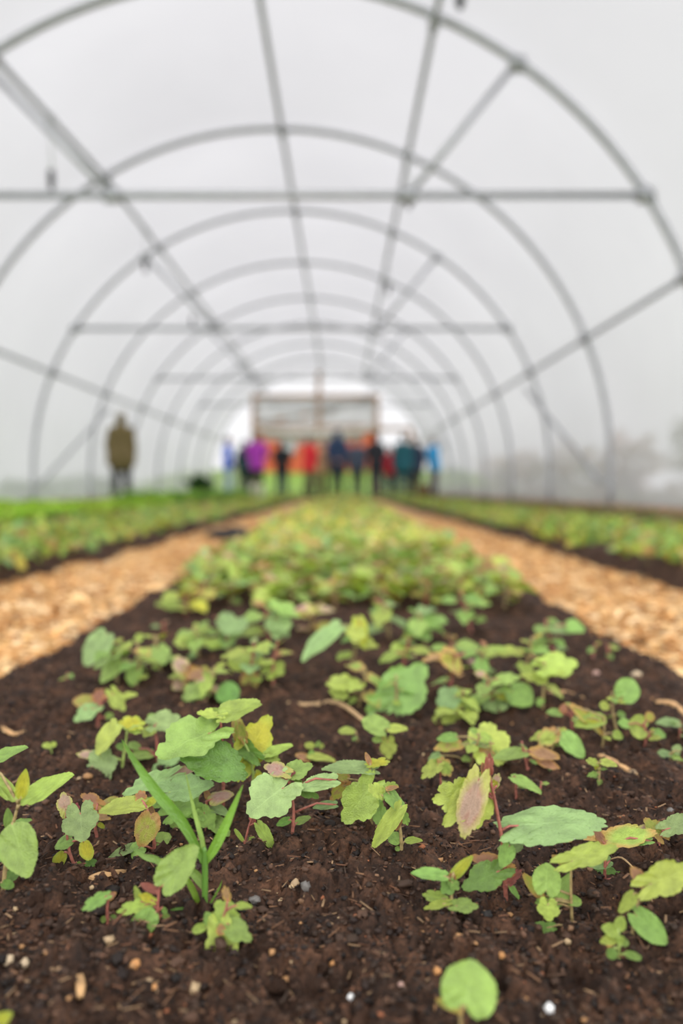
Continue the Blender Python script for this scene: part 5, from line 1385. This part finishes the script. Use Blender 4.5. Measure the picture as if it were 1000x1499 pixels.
def person(x, y, face, H, label, jacket, trousers, shoes, hair=(.05, .035, .025), pose='stand', long=False, hood=False, hat=None, girth=1.0, pack=None, bend=0.0):
    """face: yaw, 0 looks away from the camera"""
    k = H / 1.75
    r = empty('person', (x, y, .012), label, 'person', rz=face)
    def S(p): return Vector(p) * k
    step = .07 if pose == 'walk' else .02
    hips = [S((s * .095, 0, .92)) for s in (-1, 1)]
    knees = [S((s * .105, .03 + (step if s > 0 else -step) * .6, .50)) for s in (-1, 1)]
    ank = [S((s * .11, (step if s > 0 else -step * 1.2), .09)) for s in (-1, 1)]
    by = bend
    chest = S((0, by * .35, 1.30)); neck = S((0, by * .55, 1.47)); head = S((0, by * .75 + .02, 1.615))
    sh = [S((s * .185, by * .5, 1.42)) for s in (-1, 1)]
    if pose == 'behind': el = [S((s * .26, -.10, 1.14)) for s in (-1, 1)]; wr = [S((s * .06, -.20, .98)) for s in (-1, 1)]
    elif pose == 'front': el = [S((s * .27, .05 + by * .4, 1.15)) for s in (-1, 1)]; wr = [S((s * .10, .24 + by * .4, 1.10)) for s in (-1, 1)]
    elif pose == 'pockets': el = [S((s * .30, -.04, 1.15)) for s in (-1, 1)]; wr = [S((s * .20, .12, .95)) for s in (-1, 1)]
    else: el = [S((s * .245, -.03 + by * .3, 1.13)) for s in (-1, 1)]; wr = [S((s * .25, .06 + by * .3 - (.08 * s if pose == 'walk' else 0), .89)) for s in (-1, 1)]
    g = girth * 1.12
    # body: torso, limbs, neck and head as one surface, hands with separate fingers
    caps = [(S((0, 0, .95)), S((0, by * .2, 1.12)), .15 * k * g, .135 * k * g, .72), (S((0, by * .2, 1.12)), chest, .135 * k * g, .165 * k * g, .68), (chest, S((0, by * .5, 1.40)), .16 * k, .09 * k, .6), (chest, neck, .10 * k, .058 * k, .9), (neck, head - S((0, 0, .05)), .056 * k, .052 * k)]
    for i in (0, 1): caps.append((neck - S((0, 0, .02)), sh[i], .052 * k, .058 * k))
    for i in (0, 1):
        caps += [(hips[i], knees[i], .085 * k * g, .058 * k), (knees[i], ank[i], .056 * k, .04 * k), (sh[i], el[i], .052 * k, .042 * k), (el[i], wr[i], .041 * k, .030 * k), (ank[i], ank[i] + S((0, .13, -.05)), .042 * k, .034 * k)]
    ells = [(head, (.076 * k, .095 * k, .115 * k), 0), (head + S((0, .035, -.06)), (.052 * k, .058 * k, .058 * k), 0), (head + S((0, .098, -.012)), (.014 * k, .022 * k, .026 * k), 0),
            (head + S((-.078, 0, -.01)), (.012 * k, .022 * k, .034 * k), 0), (head + S((.078, 0, -.01)), (.012 * k, .022 * k, .034 * k), 0)]
    me = caps_mesh(caps, ells, .016, 'body')
    bm = bmesh.new(); bm.from_mesh(me)
    for i in (0, 1):
        fd = (wr[i] - el[i]).normalized(); sd = -1 if i == 0 else 1
        side = fd.cross(Vector((sd, 0, 0)));  side = side.normalized() if side.length > .2 else Vector((0, 1, 0))
        inn = fd.cross(side).normalized() * (-sd)
        hc = []
        hc.append((wr[i], wr[i] + fd * .075 * k, .026 * k, .030 * k))
        for j, L in enumerate((.062, .075, .070, .054)):
            b0 = wr[i] + fd * .085 * k + side * (.021 * (j - 1.5)) * k
            m0 = b0 + (fd * .9 + inn * .25) * L * .5 * k
            hc += [(b0, m0, .0095 * k, .0088 * k), (m0, m0 + (fd * .75 + inn * .6) * L * .5 * k, .0088 * k, .007 * k)]
        t0 = wr[i] + fd * .03 * k - side * .03 * k
        hc += [(t0, t0 + (fd * .6 - side * .6 + inn * .3) * .035 * k, .012 * k, .010 * k), (t0 + (fd * .6 - side * .6 + inn * .3) * .035 * k, t0 + (fd * 1.3 - side * .7 + inn * .6) * .045 * k, .010 * k, .008 * k)]
        hm = caps_mesh(hc, [], 0, 'h'); bm.from_mesh(hm); bpy.data.meshes.remove(hm)
    bm.to_mesh(me); bm.free()
    link_mesh(me, 'body', SKIN, r)
    # face
    for s in (-1, 1):
        e = TB(); c = head + S((s * .030, .086, .012)); e.tube([c - S((0, .006, 0)), c, c + S((0, .006, 0))], [.004 * k, .011 * k, .005 * k], 8).obj('eye', DARKP, r)
    TB().tube([head + S((-.024, .086, -.062)), head + S((0, .097, -.064)), head + S((.024, .086, -.062))], [.003 * k, .007 * k, .003 * k], 6).obj('mouth', cloth((.35, .10, .09)), r)
    # clothing
    jacket = tuple(min(.8, c * 1.5) for c in jacket)
    jc = [(S((0, 0, .94)), S((0, by * .2, 1.12)), .164 * k * g, .152 * k * g, .78), (S((0, by * .2, 1.12)), chest, .158 * k * g, .185 * k * g, .68), (chest, S((0, by * .5, 1.40)), .175 * k * g, .10 * k, .62), (chest, neck - S((0, 0, .03)), .12 * k, .078 * k, .9)]
    for i in (0, 1): jc.append((neck - S((0, 0, .035)), sh[i] - S((0, 0, .015)), .070 * k, .076 * k))
    if long: jc += [(S((-.05, 0, .95)), S((-.06, 0, .84)), .175 * k * g, .185 * k * g, .84), (S((.05, 0, .95)), S((.06, 0, .84)), .175 * k * g, .185 * k * g, .84)]
    else: jc += [(S((-.04, 0, .96)), S((-.05, 0, .88)), .154 * k * g, .150 * k * g, .84), (S((.04, 0, .96)), S((.05, 0, .88)), .154 * k * g, .150 * k * g, .84)]
    for i in (0, 1): jc += [(sh[i], el[i], .072 * k, .062 * k), (el[i], el[i].lerp(wr[i], .95), .060 * k, .048 * k)]
    je = []
    if hood: je += [(head + S((0, -.035, .005)), (.105 * k, .115 * k, .138 * k), 0), (neck + S((0, -.03, .02)), (.10 * k, .10 * k, .09 * k), 0)]
    else: je += [(neck + S((0, -.03, .0)), (.092 * k, .085 * k, .055 * k), 0)]
    link_mesh(caps_mesh(jc, je, .018, 'jacket'), 'jacket', cloth(jacket), r)
    tc = [(S((0, 0, .96)), S((0, 0, .92)), .14 * k * g, .14 * k * g, .66)]
    for i in (0, 1): tc += [(hips[i], knees[i], .098 * k * g, .084 * k, .88), (knees[i], ank[i] + S((0, 0, .025 if not shoes[1] else .14)), .084 * k, .072 * k)]
    link_mesh(caps_mesh(tc, [], .018, 'trousers'), 'trousers', cloth(trousers), r)
    for i in (0, 1):
        sc = [(ank[i] + S((0, -.005, .24 if shoes[1] else .02)), ank[i] + S((0, -.015, -.03)), .082 * k if shoes[1] else .056 * k, .055 * k), (ank[i] + S((0, -.02, -.045)), ank[i] + S((0, .16, -.055)), .046 * k, .038 * k)]
        me = caps_mesh(sc, [], .014, 'shoe')
        for v in me.vertices: v.co.z = max(v.co.z, -.004)
        link_mesh(me, 'boot' if shoes[1] else 'shoe', cloth(shoes[0]), r)
    if not hood:
        if hat is not None:
            link_mesh(caps_mesh([], [(head + S((0, -.006, .05)), (.09 * k, .106 * k, .085 * k), 0)], .014, 'woolly_hat'), 'woolly_hat', cloth(hat), r)
            link_mesh(caps_mesh([], [(head + S((0, -.045, -.02)), (.078 * k, .06 * k, .085 * k), 0)], .014, 'hair'), 'hair', cloth(hair), r)
        else:
            link_mesh(caps_mesh([], [(head + S((0, -.022, .035)), (.088 * k, .096 * k, .095 * k), 0), (head + S((0, -.05, -.03)), (.076 * k, .058 * k, .10 * k), 0)], .014, 'hair'), 'hair', cloth(hair), r)
    if pack:
        me = caps_mesh([(S((-.07, -.22, 1.12)), S((.07, -.22, 1.12)), .09 * k, .09 * k), (S((-.06, -.21, 1.32)), S((.06, -.21, 1.32)), .085 * k, .085 * k)], [], .018, 'hood')
        link_mesh(me, 'backpack', cloth(pack), r)
    return r
def gx(px, y): return (px - 498) * y / FPX
P_ = person
P_(gx(176, 14.2), 14.2, .15, 1.68, 'person in a long olive brown hooded coat walking alone on the left', (.115, .085, .035), (.012, .012, .014), ((.75, .10, .06), False), pose='walk', long=True, hood=True, girth=1.12)
P_(gx(332, 20.6), 20.6, -1.3, 1.70, 'person in a bright blue jacket and pale jeans at the left end of the group', (.02, .09, .50), (.36, .46, .60), ((.05, .05, .06), False), pose='pockets')
P_(gx(356, 20.9), 20.9, -.3, 1.62, 'person in dark green half hidden behind the purple jacket', (.02, .06, .055), (.03, .03, .035), ((.03, .03, .03), False), hat=(.03, .03, .04))
P_(gx(374, 18.9), 18.9, .2, 1.66, 'person in a purple jacket and black trousers with pale boots', (.30, .035, .32), (.015, .015, .018), ((.70, .64, .56), True), hair=(.10, .06, .04), pose='front')
P_(gx(411, 21.6), 21.6, .1, 1.64, 'person in a black top and dark jeans between the purple and red jackets', (.012, .013, .016), (.03, .045, .09), ((.25, .10, .06), False), hair=(.03, .02, .018), pose='front')
P_(gx(451, 19.4), 19.4, -.9, 1.60, 'person in a red jacket and brown trousers', (.55, .02, .03), (.13, .10, .065), ((.06, .04, .03), True), hair=(.06, .035, .025), pose='front', girth=1.05)
P_(gx(470, 20.4), 20.4, .8, 1.55, 'person in a tan top half hidden beside the red jacket', (.45, .28, .16), (.20, .14, .09), ((.08, .03, .03), True), hair=(.35, .20, .10), pose='front')
P_(gx(492, 20.0), 20.0, .05, 1.82, 'tall person in a navy hooded coat with hands behind the back', (.018, .035, .075), (.03, .035, .05), ((.02, .02, .02), True), pose='behind', hood=True, girth=1.25)
P_(gx(521, 21.0), 21.0, -.3, 1.66, 'person in a slate blue jacket just right of the tall navy coat', (.06, .075, .11), (.07, .07, .08), ((.03, .03, .03), False), hair=(.09, .055, .04))
P_(gx(549, 19.6), 19.6, .3, 1.70, 'person in a black jacket and dark trousers right of the doorway middle', (.016, .017, .022), (.045, .045, .06), ((.02, .02, .02), False), hair=(.06, .04, .03), girth=1.08, pose='front')
P_(gx(569, 20.6), 20.6, .2, 1.42, 'shorter person in a red jacket and navy trousers among dark coats', (.45, .02, .035), (.02, .035, .09), ((.02, .02, .03), True), hair=(.20, .12, .07))
P_(gx(588, 19.8), 19.8, -.15, 1.70, 'person in a dark teal coat right of the short red jacket', (.012, .075, .095), (.02, .045, .09), ((.02, .02, .03), True), hair=(.04, .03, .025), girth=1.05, long=True)
P_(gx(606, 20.3), 20.3, .25, 1.66, 'person in a dark navy coat right of the teal coat', (.02, .026, .055), (.05, .03, .025), ((.10, .05, .03), True), hair=(.16, .09, .05), long=True)
P_(gx(635, 21.0), 21.0, .9, 1.70, 'person in a light blue jacket and grey trousers at the right end of the group', (.015, .24, .50), (.22, .20, .20), ((.06, .05, .05), False), hair=(.09, .06, .045), bend=.10, pose='front')
# brown bag by the right end of the group
bagm = cloth((.14, .06, .03))
bg = empty('bag', (gx(618, 19.9), 19.9, .02), 'brown bag on the ground near the light blue jacket', 'bag')
link_mesh(caps_mesh([((-.10, 0, .12), (.10, 0, .12), .11, .11), ((-.08, 0, .26), (.08, 0, .26), .09, .09)], [], .016, 'sack'), 'sack', bagm, bg)
TB().tube([(-.09, 0, .30), (-.06, 0, .44), (.06, 0, .44), (.09, 0, .30)], .012, 6).obj('handle', bagm, bg)
